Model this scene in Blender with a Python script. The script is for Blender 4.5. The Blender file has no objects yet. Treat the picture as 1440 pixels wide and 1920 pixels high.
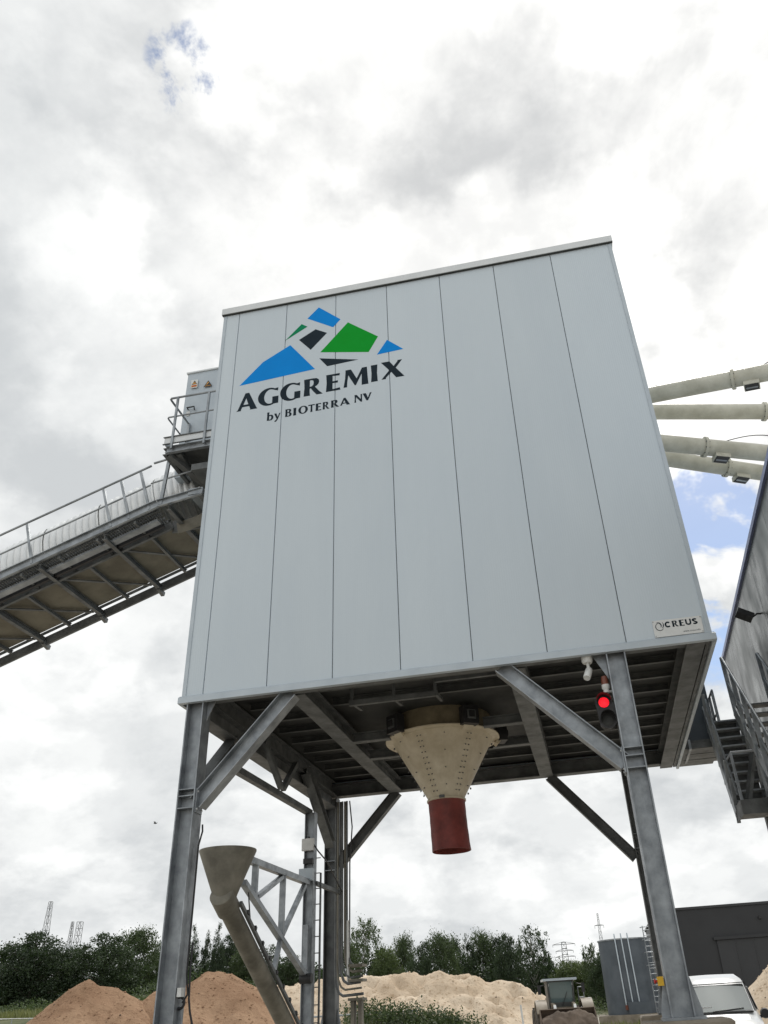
import bpy, bmesh, math, random
from mathutils import Vector, Matrix, noise
from mathutils.geometry import tessellate_polygon
R = math.radians
SC = bpy.context.scene
COL = SC.collection

# ------------------------------------------------------------------ camera
CAM_POS = Vector((5.8665, -11.9003, 1.6))
cam_d = bpy.data.cameras.new('camera')
cam = bpy.data.objects.new('camera', cam_d); COL.objects.link(cam)
cam_d.sensor_fit = 'VERTICAL'; cam_d.sensor_height = 36.0; cam_d.sensor_width = 27.0
cam_d.lens = 28.144; cam_d.shift_x = -0.04151; cam_d.clip_end = 3000; cam_d.clip_start = 0.1
r_ = Vector((0.97976, 0.19301, -0.05302)); u_ = Vector((0.14625, -0.50951, 0.84794)); f_ = Vector((-0.13665, 0.83854, 0.52743))
m = Matrix((r_, u_, -f_)).transposed().to_4x4(); m.translation = CAM_POS
cam.matrix_world = m
SC.camera = cam

# ------------------------------------------------------------------ sky and sun
SUN = Vector((0.144, 0.560, 0.816)).normalized()
W = bpy.data.worlds.new('World'); SC.world = W; W.use_nodes = True
nt = W.node_tree; nt.nodes.clear()
def N(t, **k):
    n = nt.nodes.new(t)
    for a, b in k.items(): setattr(n, a, b)
    return n
def L(a, b): nt.links.new(a, b)
def math_(op, a, b=None, clamp=False):
    n = N('ShaderNodeMath', operation=op, use_clamp=clamp)
    for i, v in enumerate((a, b)):
        if v is None: continue
        if isinstance(v, (int, float)): n.inputs[i].default_value = v
        else: L(v, n.inputs[i])
    return n.outputs[0]
def mapr(v, a, b, c=0.0, d=1.0, smooth=True):
    n = N('ShaderNodeMapRange', interpolation_type='SMOOTHSTEP' if smooth else 'LINEAR')
    L(v, n.inputs[0]); n.inputs[1].default_value = a; n.inputs[2].default_value = b
    n.inputs[3].default_value = c; n.inputs[4].default_value = d
    return n.outputs[0]
def mixc(f, a, b):
    n = N('ShaderNodeMix', data_type='RGBA')
    if isinstance(f, (int, float)): n.inputs[0].default_value = f
    else: L(f, n.inputs[0])
    for i, v in ((6, a), (7, b)):
        if isinstance(v, tuple): n.inputs[i].default_value = (*v, 1)
        else: L(v, n.inputs[i])
    return n.outputs[2]
out = N('ShaderNodeOutputWorld'); bg = N('ShaderNodeBackground'); L(bg.outputs[0], out.inputs[0])
sky = N('ShaderNodeTexSky', sky_type='NISHITA'); sky.sun_disc = False
sky.sun_elevation = R(54.7); sky.sun_rotation = R(14.4); sky.air_density = 1.0; sky.dust_density = 0.6
skyc = N('ShaderNodeVectorMath', operation='SCALE'); L(sky.outputs[0], skyc.inputs[0]); skyc.inputs[3].default_value = 0.13
tc = N('ShaderNodeTexCoord')
sep = N('ShaderNodeSeparateXYZ'); L(tc.outputs['Generated'], sep.inputs[0])
den = math_('ADD', math_('MAXIMUM', sep.outputs[2], 0.0), 0.46)
cmb = N('ShaderNodeCombineXYZ')
L(math_('DIVIDE', sep.outputs[0], den), cmb.inputs[0]); L(math_('DIVIDE', sep.outputs[1], den), cmb.inputs[1])
cmb.inputs[2].default_value = 3.7
def fbm(scale, detail, rough, off=0.0, dist=0.0):
    mp = N('ShaderNodeVectorMath', operation='ADD'); L(cmb.outputs[0], mp.inputs[0]); mp.inputs[1].default_value = (off, off * 0.7, off * 1.3)
    n = N('ShaderNodeTexNoise'); L(mp.outputs[0], n.inputs[0])
    n.inputs['Scale'].default_value = scale; n.inputs['Detail'].default_value = detail
    n.inputs['Roughness'].default_value = rough; n.inputs['Distortion'].default_value = dist
    return n.outputs[0]
n_big = fbm(1.9, 6, 0.56, 2.3, 0.15)
n_shade = fbm(2.9, 7, 0.60, 8.1, 0.25)
n_fine = fbm(7.6, 5, 0.62, 4.2, 0.2)
def lobe(d, c0, c1):
    v = N('ShaderNodeVectorMath', operation='DOT_PRODUCT'); L(tc.outputs['Generated'], v.inputs[0]); v.inputs[1].default_value = Vector(d).normalized()
    return mapr(v.outputs['Value'], c0, c1)
# cover: gaps in the cloud deck where the noise runs low, helped open in the places where the day showed blue
rag = mapr(fbm(9.0, 6, 0.66, 33.0, 0.5), 0.38, 0.66)
rag2 = mapr(fbm(4.6, 6, 0.6, 12.4, 0.3), 0.42, 0.62)
gap = math_('MULTIPLY', math_('MULTIPLY', math_('MAXIMUM', lobe((-0.2978, 0.4107, 0.8618), 0.9984, 0.99995), lobe((-0.2976, 0.4448, 0.8447), 0.9982, 0.99995)), math_('ADD', math_('MULTIPLY', rag, 0.75), 0.25)), 0.52)
gap = math_('ADD', gap, math_('MULTIPLY', math_('MULTIPLY', lobe((-0.462, 0.335, 0.822), 0.9975, 0.9999), rag), 0.5))
gap = math_('ADD', gap, math_('MULTIPLY', math_('MULTIPLY', lobe((0.216, 0.865, 0.453), 0.972, 0.998), math_('ADD', math_('MULTIPLY', rag2, 0.7), 0.3)), 0.70))
gap = math_('ADD', gap, math_('MULTIPLY', math_('MULTIPLY', lobe((0.25, 0.80, 0.545), 0.992, 0.9995), rag2), 0.26))
dens = math_('SUBTRACT', math_('ADD', n_big, math_('MULTIPLY', math_('SUBTRACT', n_fine, 0.5), 0.45)), gap)
cover = mapr(dens, 0.07, 0.33, 0.05, 1.0)
sunl = lobe(SUN, 0.76, 0.985)
shade = mapr(math_('ADD', math_('MULTIPLY', n_shade, 0.75), math_('MULTIPLY', n_fine, 0.25)), 0.37, 0.60)
grey = mixc(sunl, (0.63, 0.655, 0.67), (0.66, 0.67, 0.675))
white = mixc(sunl, (1.05, 1.06, 1.05), (1.56, 1.54, 1.49))
puff = mapr(fbm(4.0, 7, 0.52, 15.3, 0.1), 0.46, 0.55)
puff2 = mapr(fbm(7.2, 6, 0.55, 21.9, 0.1), 0.47, 0.60)
shade = math_('ADD', math_('MULTIPLY', shade, 0.52), math_('ADD', math_('MULTIPLY', puff, 0.30), math_('MULTIPLY', puff2, 0.22)))
cloud = mixc(shade, grey, white)
bluec = mixc(sunl, skyc.outputs[0], skyc.outputs[0])
final = mixc(cover, skyc.outputs[0], cloud)
L(final, bg.inputs[0]); bg.inputs[1].default_value = 1.0

sun_d = bpy.data.lights.new('sun', 'SUN'); sun_d.energy = 1.5; sun_d.angle = R(14); sun_d.color = (1, 0.96, 0.9)
sun = bpy.data.objects.new('sun', sun_d); COL.objects.link(sun)
sun.rotation_euler = (-SUN).to_track_quat('-Z', 'Y').to_euler(); sun.location = (0, 0, 60)
cy = SC.cycles; cy.max_bounces = 6; cy.diffuse_bounces = 3; cy.glossy_bounces = 3; cy.transmission_bounces = 2; cy.transparent_max_bounces = 4; cy.caustics_reflective = False; cy.caustics_refractive = False
vs = SC.view_settings; vs.view_transform = 'Standard'; vs.look = 'None'; vs.gamma = 1; vs.exposure = 0.0

# ------------------------------------------------------------------ materials
def new_mat(name):
    mt = bpy.data.materials.new(name); mt.use_nodes = True
    t = mt.node_tree; b = t.nodes['Principled BSDF']
    return mt, t, b
def tex(t, kind='Object', scale=1.0, stretch=(1, 1, 1)):
    c = t.nodes.new('ShaderNodeTexCoord'); mp = t.nodes.new('ShaderNodeMapping')
    mp.inputs['Scale'].default_value = tuple(scale * s for s in stretch)
    t.links.new(c.outputs[kind], mp.inputs[0]); return mp.outputs[0]
def noise_(t, vec, scale, detail=5, rough=0.6):
    n = t.nodes.new('ShaderNodeTexNoise'); t.links.new(vec, n.inputs[0])
    n.inputs['Scale'].default_value = scale; n.inputs['Detail'].default_value = detail; n.inputs['Roughness'].default_value = rough
    return n.outputs[0]
def ramp(t, v, stops):
    r = t.nodes.new('ShaderNodeValToRGB'); t.links.new(v, r.inputs[0])
    while len(r.color_ramp.elements) < len(stops): r.color_ramp.elements.new(0.5)
    for e, (p, c) in zip(r.color_ramp.elements, stops): e.position = p; e.color = (*c, 1)
    return r.outputs[0]
def bump(t, b, v, strength=0.2, dist=0.01):
    n = t.nodes.new('ShaderNodeBump'); n.inputs['Strength'].default_value = strength; n.inputs['Distance'].default_value = dist
    t.links.new(v, n.inputs['Height']); t.links.new(n.outputs[0], b.inputs['Normal'])
def mottled(name, c0, c1, scale=3.0, rough=0.5, metal=0.0, bumps=0.0, stretch=(1, 1, 1), lo=0.35, hi=0.65, bs=20, rvar=0.0):
    mt, t, b = new_mat(name)
    v = tex(t, 'Object', 1, stretch)
    n = noise_(t, v, scale, 7, 0.62)
    t.links.new(ramp(t, n, [(lo, c0), (hi, c1)]), b.inputs['Base Color'])
    b.inputs['Metallic'].default_value = metal; b.inputs['Roughness'].default_value = rough
    if rvar:
        mr = t.nodes.new('ShaderNodeMapRange'); t.links.new(noise_(t, v, scale * 2.3, 5), mr.inputs[0])
        mr.inputs[1].default_value = 0.3; mr.inputs[2].default_value = 0.7; mr.inputs[3].default_value = rough - rvar; mr.inputs[4].default_value = rough + rvar
        t.links.new(mr.outputs[0], b.inputs['Roughness'])
    if bumps: bump(t, b, noise_(t, v, bs, 6), bumps, 0.02)
    return mt
MT = {}
def panel_material():
    mt, t, b = new_mat('facade_panel')
    v = tex(t, 'Object', 1)
    n = noise_(t, tex(t, 'Object', 1, (1, 1, 0.25)), 1.1, 6, 0.6)
    n2 = noise_(t, tex(t, 'Object', 1, (9, 9, 0.35)), 1.0, 5, 0.6)
    base = ramp(t, n, [(0.3, (0.54, 0.615, 0.68)), (0.7, (0.57, 0.645, 0.705))])
    mx = t.nodes.new('ShaderNodeMix'); mx.data_type = 'RGBA'; mx.blend_type = 'MULTIPLY'
    mx.inputs[0].default_value = 0.08
    t.links.new(base, mx.inputs[6]); t.links.new(ramp(t, n2, [(0.35, (0.86, 0.86, 0.85)), (0.62, (1, 1, 1))]), mx.inputs[7])
    oi = t.nodes.new('ShaderNodeObjectInfo'); hv = t.nodes.new('ShaderNodeHueSaturation'); mr = t.nodes.new('ShaderNodeMapRange')
    t.links.new(oi.outputs['Random'], mr.inputs[0]); mr.inputs[3].default_value = 0.965; mr.inputs[4].default_value = 1.03
    t.links.new(mr.outputs[0], hv.inputs['Value']); t.links.new(mx.outputs[2], hv.inputs['Color'])
    t.links.new(hv.outputs[0], b.inputs['Base Color'])
    b.inputs['Roughness'].default_value = 0.48; b.inputs['Metallic'].default_value = 0.0
    w = t.nodes.new('ShaderNodeTexWave'); w.bands_direction = 'X'; w.inputs['Scale'].default_value = 8.0
    t.links.new(v, w.inputs[0])
    ad = t.nodes.new('ShaderNodeMath'); ad.operation = 'ADD'; ml = t.nodes.new('ShaderNodeMath'); ml.operation = 'MULTIPLY'; ml.inputs[1].default_value = 4
    t.links.new(noise_(t, v, 0.9, 2), ml.inputs[0]); t.links.new(ml.outputs[0], ad.inputs[0]); t.links.new(w.outputs[1], ad.inputs[1])
    bump(t, b, ad.outputs[0], 0.10, 0.006)
    return mt
MT['panel'] = panel_material()
MT['trim'] = mottled('trim_grey', (0.44, 0.50, 0.55), (0.50, 0.56, 0.61), 2.5, 0.45, 0.2)
MT['trim_light'] = mottled('trim_light', (0.62, 0.65, 0.67), (0.68, 0.71, 0.73), 2.5, 0.4, 0.1)
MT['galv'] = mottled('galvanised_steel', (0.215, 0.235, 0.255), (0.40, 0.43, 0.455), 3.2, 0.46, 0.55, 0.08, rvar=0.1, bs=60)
MT['galv_dark'] = mottled('galvanised_dull', (0.10, 0.107, 0.11), (0.185, 0.195, 0.197), 3.0, 0.6, 0.35, 0.1, rvar=0.1, bs=50)  # darker copy of galv; shade under and behind the tower put into its colour
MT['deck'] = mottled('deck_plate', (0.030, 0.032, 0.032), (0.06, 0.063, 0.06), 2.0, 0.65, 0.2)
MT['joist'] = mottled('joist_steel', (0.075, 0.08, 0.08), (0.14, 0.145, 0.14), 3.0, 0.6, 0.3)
MT['cream'] = mottled('cream_paint', (0.55, 0.475, 0.34), (0.72, 0.645, 0.50), 3.0, 0.5, 0.0, 0.05)
MT['cream_pale'] = mottled('cream_pipe', (0.47, 0.455, 0.37), (0.66, 0.645, 0.55), 2.2, 0.42, 0.0, 0.04)
MT['ochre'] = mottled('ochre_dust', (0.15, 0.122, 0.075), (0.25, 0.21, 0.135), 4.0, 0.8)
MT['red'] = mottled('red_rubber', (0.12, 0.022, 0.018), (0.29, 0.054, 0.042), 3.0, 0.55, 0.0, 0.15, lo=0.3, hi=0.7)
MT['black'] = mottled('black_plastic', (0.012, 0.012, 0.013), (0.03, 0.03, 0.032), 5, 0.5)
MT['dark_in'] = mottled('dark_inside', (0.02, 0.014, 0.012), (0.05, 0.03, 0.025), 5, 0.9)
MT['white'] = mottled('white_plastic', (0.62, 0.63, 0.62), (0.76, 0.77, 0.76), 5, 0.4)
MT['logo_blue'] = mottled('logo_blue', (0.0, 0.235, 0.70), (0.0, 0.25, 0.74), 2, 0.4)
MT['logo_green'] = mottled('logo_green', (0.0, 0.30, 0.02), (0.0, 0.32, 0.025), 2, 0.4)
MT['logo_teal'] = mottled('logo_teal', (0.0, 0.21, 0.09), (0.0, 0.235, 0.10), 2, 0.4)
MT['logo_dark'] = mottled('logo_dark', (0.010, 0.020, 0.030), (0.014, 0.026, 0.038), 2, 0.4)
for k_ in ('logo_blue', 'logo_green', 'logo_teal', 'logo_dark'):
    b_ = MT[k_].node_tree.nodes['Principled BSDF']; b_.inputs['Roughness'].default_value = 0.6; b_.inputs['Specular IOR Level'].default_value = 0.12
MT['sign_white'] = mottled('sign_plate', (0.66, 0.68, 0.68), (0.76, 0.78, 0.78), 3, 0.35)
MT['sign_grey'] = mottled('sign_grey_print', (0.50, 0.52, 0.52), (0.56, 0.58, 0.58), 3, 0.4)
MT['belly'] = mottled('belly_plate', (0.115, 0.105, 0.078), (0.20, 0.185, 0.142), 1.4, 0.7, 0.0, 0.05)
MT['cover'] = mottled('corrugated_cover', (0.70, 0.72, 0.73), (0.84, 0.86, 0.87), 1.8, 0.4, 0.1)
MT['steel_dirty'] = mottled('stained_steel', (0.07, 0.074, 0.068), (0.27, 0.275, 0.255), 0.8, 0.32, 0.5, 0.05, (0.8, 1.0, 0.6), 0.3, 0.72, rvar=0.14)
MT['blue_trim'] = mottled('blue_trim', (0.20, 0.24, 0.42), (0.30, 0.34, 0.52), 2, 0.4, 0.3)
MT['dirt_steel'] = mottled('mud_steel', (0.13, 0.122, 0.098), (0.27, 0.255, 0.21), 2.2, 0.65, 0.1, 0.08)
MT['concrete'] = mottled('concrete', (0.20, 0.17, 0.13), (0.33, 0.29, 0.235), 2.2, 0.9, 0.0, 0.4)
MT['sand_brown'] = mottled('sand_brown', (0.34, 0.225, 0.15), (0.53, 0.375, 0.265), 0.5, 0.95, 0.0, 0.5, lo=0.3, hi=0.7, bs=9)
MT['sand_pale'] = mottled('sand_pale', (0.45, 0.34, 0.235), (0.69, 0.575, 0.44), 0.8, 0.95, 0.0, 0.6, lo=0.32, hi=0.62, bs=9)

def sand_mat(name, c0, c1, c2):
    mt, t, b = new_mat(name); v = tex(t, 'Object', 1)
    big = noise_(t, v, .45, 5, .6); fine = noise_(t, v, 5.0, 8, .7)
    mx = t.nodes.new('ShaderNodeMix'); mx.data_type = 'RGBA'; t.links.new(ramp(t, big, [(.36, c0), (.62, c1)]), mx.inputs[6]); mx.inputs[7].default_value = (*c2, 1)
    t.links.new(ramp(t, fine, [(.53, (0, 0, 0)), (.70, (1, 1, 1))]), mx.inputs[0]); t.links.new(mx.outputs[2], b.inputs['Base Color']); b.inputs['Roughness'].default_value = .95
    b.inputs['Specular IOR Level'].default_value = .1
    bump(t, b, noise_(t, v, 4.0, 9, .72), .9, .12); return mt
MT['sand_brown'] = sand_mat('sand_brown', (.30, .185, .115), (.44, .29, .188), (.21, .125, .075))
MT['sand_pale'] = sand_mat('sand_pale', (.60, .475, .345), (.76, .635, .49), (.38, .265, .165))
MT['soil'] = mottled('yard_soil', (0.36, 0.32, 0.26), (0.52, 0.485, 0.43), 0.35, 0.95, 0.0, 0.5, bs=5)
def grassy(mt):
    t = mt.node_tree; b = t.nodes['Principled BSDF']; old = b.inputs['Base Color'].links[0].from_socket
    g = t.nodes.new('ShaderNodeNewGeometry'); sp = t.nodes.new('ShaderNodeSeparateXYZ'); t.links.new(g.outputs['Position'], sp.inputs[0])
    def mr(o, a, b_):
        n = t.nodes.new('ShaderNodeMapRange'); n.interpolation_type = 'SMOOTHSTEP'; t.links.new(o, n.inputs[0]); n.inputs[1].default_value = a; n.inputs[2].default_value = b_; return n.outputs[0]
    ml = t.nodes.new('ShaderNodeMath'); ml.operation = 'MULTIPLY'; t.links.new(mr(sp.outputs[1], 26, 33), ml.inputs[0]); t.links.new(mr(sp.outputs[0], -11, -17), ml.inputs[1])
    ml2 = t.nodes.new('ShaderNodeMath'); ml2.operation = 'MAXIMUM'; t.links.new(ml.outputs[0], ml2.inputs[0]); t.links.new(mr(sp.outputs[1], 58, 66), ml2.inputs[1])
    mx = t.nodes.new('ShaderNodeMix'); mx.data_type = 'RGBA'; t.links.new(ml2.outputs[0], mx.inputs[0]); t.links.new(old, mx.inputs[6])
    t.links.new(ramp(t, noise_(t, g.outputs['Position'], .6, 6), [(.35, (.06, .075, .028)), (.7, (.13, .135, .06))]), mx.inputs[7]); t.links.new(mx.outputs[2], b.inputs['Base Color'])
grassy(MT['soil'])
MT['mud'] = mottled('mud_brown', (0.085, 0.062, 0.045), (0.16, 0.12, 0.09), 1.8, 0.9, 0.0, 0.5, bs=12)
MT['tank'] = mottled('tank_paint', (0.062, 0.078, 0.095), (0.10, 0.12, 0.142), 0.8, 0.5, 0.2)
MT['hall'] = mottled('hall_cladding', (0.017, 0.018, 0.021), (0.024, 0.026, 0.029), 0.4, 0.5)
MT['hall_door'] = mottled('hall_door', (0.026, 0.028, 0.031), (0.033, 0.035, 0.039), 0.4, 0.5)
MT['van'] = mottled('van_paint', (0.80, 0.81, 0.82), (0.86, 0.87, 0.87), 0.6, 0.25)
MT['brick'] = mottled('brick_wall', (0.28, 0.15, 0.10), (0.40, 0.24, 0.17), 1.0, 0.9)
MT['bark'] = mottled('bark', (0.05, 0.042, 0.032), (0.12, 0.105, 0.085), 3, 0.9)
MT['birch_bark'] = mottled('birch_bark', (0.30, 0.29, 0.26), (0.52, 0.51, 0.47), 3, 0.8)
MT['rubber'] = mottled('tyre_rubber', (0.035, 0.03, 0.025), (0.085, 0.07, 0.055), 3, 0.9)
MT['loader_paint'] = mottled('loader_paint', (0.20, 0.165, 0.12), (0.33, 0.28, 0.215), 2, 0.5)
MT['loader_grey'] = mottled('loader_grey', (0.05, 0.055, 0.052), (0.10, 0.105, 0.10), 2, 0.5)
MT['yellow'] = mottled('yellow_plastic', (0.62, 0.36, 0.01), (0.70, 0.42, 0.015), 3, 0.4)
MT['redbtn'] = mottled('red_button', (0.45, 0.015, 0.02), (0.5, 0.02, 0.025), 3, 0.4)
MT['orange'] = mottled('warning_orange', (0.62, 0.30, 0.05), (0.68, 0.34, 0.06), 3, 0.5)
MT['rust'] = mottled('amber_lens', (0.16, 0.05, 0.03), (0.22, 0.07, 0.04), 3, 0.3)
def leaf_mat(name, c0, c1):
    mt, t, b = new_mat(name)
    g = t.nodes.new('ShaderNodeNewGeometry')
    n = noise_(t, g.outputs['Position'], 1.3, 3)
    oi = t.nodes.new('ShaderNodeObjectInfo')
    ad = t.nodes.new('ShaderNodeMath'); ad.operation = 'MULTIPLY_ADD'; ad.inputs[1].default_value = 0.4; 
    t.links.new(oi.outputs['Random'], ad.inputs[0]); t.links.new(n, ad.inputs[2])
    t.links.new(ramp(t, ad.outputs[0], [(0.4, c0), (0.85, c1)]), b.inputs['Base Color'])
    b.inputs['Roughness'].default_value = 0.6
    if 'Transmission Weight' in b.inputs: pass
    tr = t.nodes.new('ShaderNodeBsdfTranslucent'); tr.inputs[0].default_value = (c1[0] * 1.3, c1[1] * 1.4, c1[2], 1)
    mx = t.nodes.new('ShaderNodeMixShader'); mx.inputs[0].default_value = 0.22
    o = t.nodes['Material Output']
    t.links.new(b.outputs[0], mx.inputs[1]); t.links.new(tr.outputs[0], mx.inputs[2]); t.links.new(mx.outputs[0], o.inputs[0])
    return mt
MT['leaf'] = leaf_mat('leaf_dark', (0.020, 0.036, 0.018), (0.050, 0.078, 0.033))
MT['leaf_mid'] = leaf_mat('leaf_mid', (0.040, 0.064, 0.026), (0.085, 0.12, 0.048))
MT['leaf_light'] = leaf_mat('leaf_light', (0.065, 0.095, 0.032), (0.125, 0.165, 0.06))
MT['grass'] = leaf_mat('grass_blade', (0.085, 0.11, 0.035), (0.20, 0.21, 0.08))
def glass(name, tint, rough=0.05):
    mt, t, b = new_mat(name)
    b.inputs['Base Color'].default_value = (*tint, 1); b.inputs['Roughness'].default_value = rough
    b.inputs['Specular IOR Level'].default_value = 0.8; b.inputs['Coat Weight'].default_value = 0.6; b.inputs['Coat Roughness'].default_value = 0.03
    n = noise_(t, tex(t), 3.0, 3); bump(t, b, n, 0.03, 0.01)
    return mt
MT['glass'] = glass('windscreen_glass', (0.34, 0.36, 0.35))  # pale tint puts part of the bright sky reflection into the colour
MT['glass'].node_tree.nodes['Principled BSDF'].inputs['Metallic'].default_value = 0.55
MT['cab_glass'] = glass('cab_glass', (0.10, 0.155, 0.16))
def emissive(name, col, s):
    mt, t, b = new_mat(name)
    b.inputs['Base Color'].default_value = (*col, 1)
    w = t.nodes.new('ShaderNodeTexVoronoi'); w.inputs['Scale'].default_value = 55; t.links.new(tex(t), w.inputs[0])
    mr = t.nodes.new('ShaderNodeMapRange'); t.links.new(w.outputs[0], mr.inputs[0]); mr.inputs[1].default_value = 0.0; mr.inputs[2].default_value = 0.6; mr.inputs[3].default_value = s * 1.4; mr.inputs[4].default_value = s * 0.6
    b.inputs['Emission Color'].default_value = (*col, 1); t.links.new(mr.outputs[0], b.inputs['Emission Strength'])
    return mt
MT['red_lit'] = emissive('lit_red_lens', (1.0, 0.015, 0.03), 1.15)

# ------------------------------------------------------------------ builders
class MB:
    def __init__(s): s.v = []; s.f = []
    def add(s, vs, fs):
        o = len(s.v); s.v += [Vector(v) for v in vs]; s.f += [tuple(i + o for i in f) for f in fs]; return s
    def box(s, a, b):
        (x0, y0, z0), (x1, y1, z1) = a, b
        return s.add([(x0, y0, z0), (x1, y0, z0), (x1, y1, z0), (x0, y1, z0), (x0, y0, z1), (x1, y0, z1), (x1, y1, z1), (x0, y1, z1)],
                     [(0, 3, 2, 1), (4, 5, 6, 7), (0, 1, 5, 4), (1, 2, 6, 5), (2, 3, 7, 6), (3, 0, 4, 7)])
    def frame(s, p, q, up):
        p, q = Vector(p), Vector(q); d = (q - p).normalized(); up = Vector(up)
        if d.cross(up).length < 1e-4: up = Vector((0, 1, 0)) if abs(d.y) < .9 else Vector((1, 0, 0))
        sd = d.cross(up).normalized(); u = sd.cross(d).normalized(); return p, q, sd, u
    def sect(s, p, q, up, prof):
        """extrude a closed 2-D profile (side, up) from p to q"""
        p, q, sd, u = s.frame(p, q, up); n = len(prof)
        vs = [p + sd * a + u * b for a, b in prof] + [q + sd * a + u * b for a, b in prof]
        fs = [(i, (i + 1) % n, n + (i + 1) % n, n + i) for i in range(n)]
        tri = tessellate_polygon([[Vector((a, b, 0)) for a, b in prof]])
        fs += [tuple(t) for t in tri] + [tuple(n + i for i in reversed(t)) for t in tri]
        return s.add(vs, fs)
    def bar(s, p, q, w, h, up=(0, 0, 1)):
        return s.sect(p, q, up, [(-w / 2, -h / 2), (w / 2, -h / 2), (w / 2, h / 2), (-w / 2, h / 2)])
    def ibeam(s, p, q, w, h, up, tf=0.02, tw=0.014):
        """flanges lie across 'up'; web stands along 'up'"""
        a, b = w / 2, h / 2; c = tw / 2
        pr = [(-a, -b), (a, -b), (a, -b + tf), (c, -b + tf), (c, b - tf), (a, b - tf), (a, b), (-a, b), (-a, b - tf), (-c, b - tf), (-c, -b + tf), (-a, -b + tf)]
        return s.sect(p, q, up, pr)
    def channel(s, p, q, w, h, up, t=0.012):
        a, b = w, h / 2
        return s.sect(p, q, up, [(0, -b), (a, -b), (a, -b + t), (t, -b + t), (t, b - t), (a, b - t), (a, b), (0, b)])
    def tube(s, pts, r, n=10, caps=True):
        pts = [Vector(p) for p in pts]; o = len(s.v); k = len(pts); prev = None
        for i, p in enumerate(pts):
            d = (pts[min(i + 1, k - 1)] - pts[max(i - 1, 0)]).normalized()
            ref = prev if prev is not None else (Vector((0, 0, 1)) if abs(d.z) < 0.9 else Vector((1, 0, 0)))
            a = (ref - d * ref.dot(d)).normalized(); b = d.cross(a); prev = a
            rr = r[i] if isinstance(r, (list, tuple)) else r
            for j in range(n):
                t = 2 * math.pi * j / n; s.v.append(p + (a * math.cos(t) + b * math.sin(t)) * rr)
        for i in range(k - 1):
            for j in range(n):
                s.f.append((o + i * n + j, o + i * n + (j + 1) % n, o + (i + 1) * n + (j + 1) % n, o + (i + 1) * n + j))
        if caps: s.f.append(tuple(o + j for j in reversed(range(n)))); s.f.append(tuple(o + (k - 1) * n + j for j in range(n)))
        return s
    def lathe(s, c, prof, n=32, axis=(0, 0, 1), close=False):
        c = Vector(c); ax = Vector(axis).normalized(); ref = Vector((1, 0, 0)) if abs(ax.x) < 0.9 else Vector((0, 1, 0))
        a = (ref - ax * ref.dot(ax)).normalized(); b = ax.cross(a); o = len(s.v); k = len(prof)
        for rr, h in prof:
            for j in range(n):
                t = 2 * math.pi * j / n; s.v.append(c + ax * h + (a * math.cos(t) + b * math.sin(t)) * rr)
        for i in range(k if close else k - 1):
            i2 = (i + 1) % k
            for j in range(n): s.f.append((o + i * n + j, o + i * n + (j + 1) % n, o + i2 * n + (j + 1) % n, o + i2 * n + j))
        return s
    def poly(s, loops, place, t):
        """flat plate: 2-D loops (first outer, others holes), place(x, z, depth) -> 3-D, thickness t"""
        flat = [Vector((x, z, 0)) for l in loops for x, z in l]; n = len(flat)
        tri = tessellate_polygon([[Vector((x, z, 0)) for x, z in l] for l in loops])
        vs = [place(p.x, p.y, 0) for p in flat] + [place(p.x, p.y, t) for p in flat]
        fs = [tuple(i) for i in tri] + [tuple(n + k for k in reversed(i)) for i in tri]
        o = 0
        for l in loops:
            k = len(l)
            for i in range(k): fs.append((o + i, o + (i + 1) % k, n + o + (i + 1) % k, n + o + i))
            o += k
        return s.add(vs, fs)
    def mesh(s, name, mat, off=(0, 0, 0), smooth=False):
        off = Vector(off); me = bpy.data.meshes.new(name)
        me.from_pydata([v - off for v in s.v], [], s.f); me.materials.append(MT[mat] if isinstance(mat, str) else mat)
        bm = bmesh.new(); bm.from_mesh(me); bmesh.ops.recalc_face_normals(bm, faces=bm.faces); bm.to_mesh(me); bm.free()
        if smooth:
            for p in me.polygons: p.use_smooth = True
            me.set_sharp_from_angle(angle=R(38))
        return me
    def part(s, name, mat, parent, smooth=False, label=None, kind=None):
        root = parent
        while root.parent: root = root.parent
        o = bpy.data.objects.new(name, s.mesh(name, mat, root.location, smooth)); COL.objects.link(o); o.parent = parent
        if label: o['label'] = label
        if kind: o['kind'] = kind
        return o
    def thing(s, name, mat, label=None, cat=None, group=None, kind=None, smooth=False):
        lo = Vector([min(v[i] for v in s.v) for i in range(3)]); hi = Vector([max(v[i] for v in s.v) for i in range(3)])
        c = Vector(((lo.x + hi.x) / 2, (lo.y + hi.y) / 2, lo.z))
        o = bpy.data.objects.new(name, s.mesh(name, mat, c, smooth)); COL.objects.link(o); o.location = c
        return tag(o, label, cat, group, kind)
def tag(o, label=None, cat=None, group=None, kind=None):
    for k, v in (('label', label), ('category', cat), ('group', group), ('kind', kind)):
        if v: o[k] = v
    return o
def empty(name, loc, label, cat, group=None):
    o = bpy.data.objects.new(name, None); COL.objects.link(o); o.location = loc; o.empty_display_size = 0.3
    return tag(o, label, cat, group)
def share(src, parent, delta):
    o = src.copy(); COL.objects.link(o); o.parent = parent; o.location = Vector(src.location) + Vector(delta); return o
rng = random.Random(7)

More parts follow.
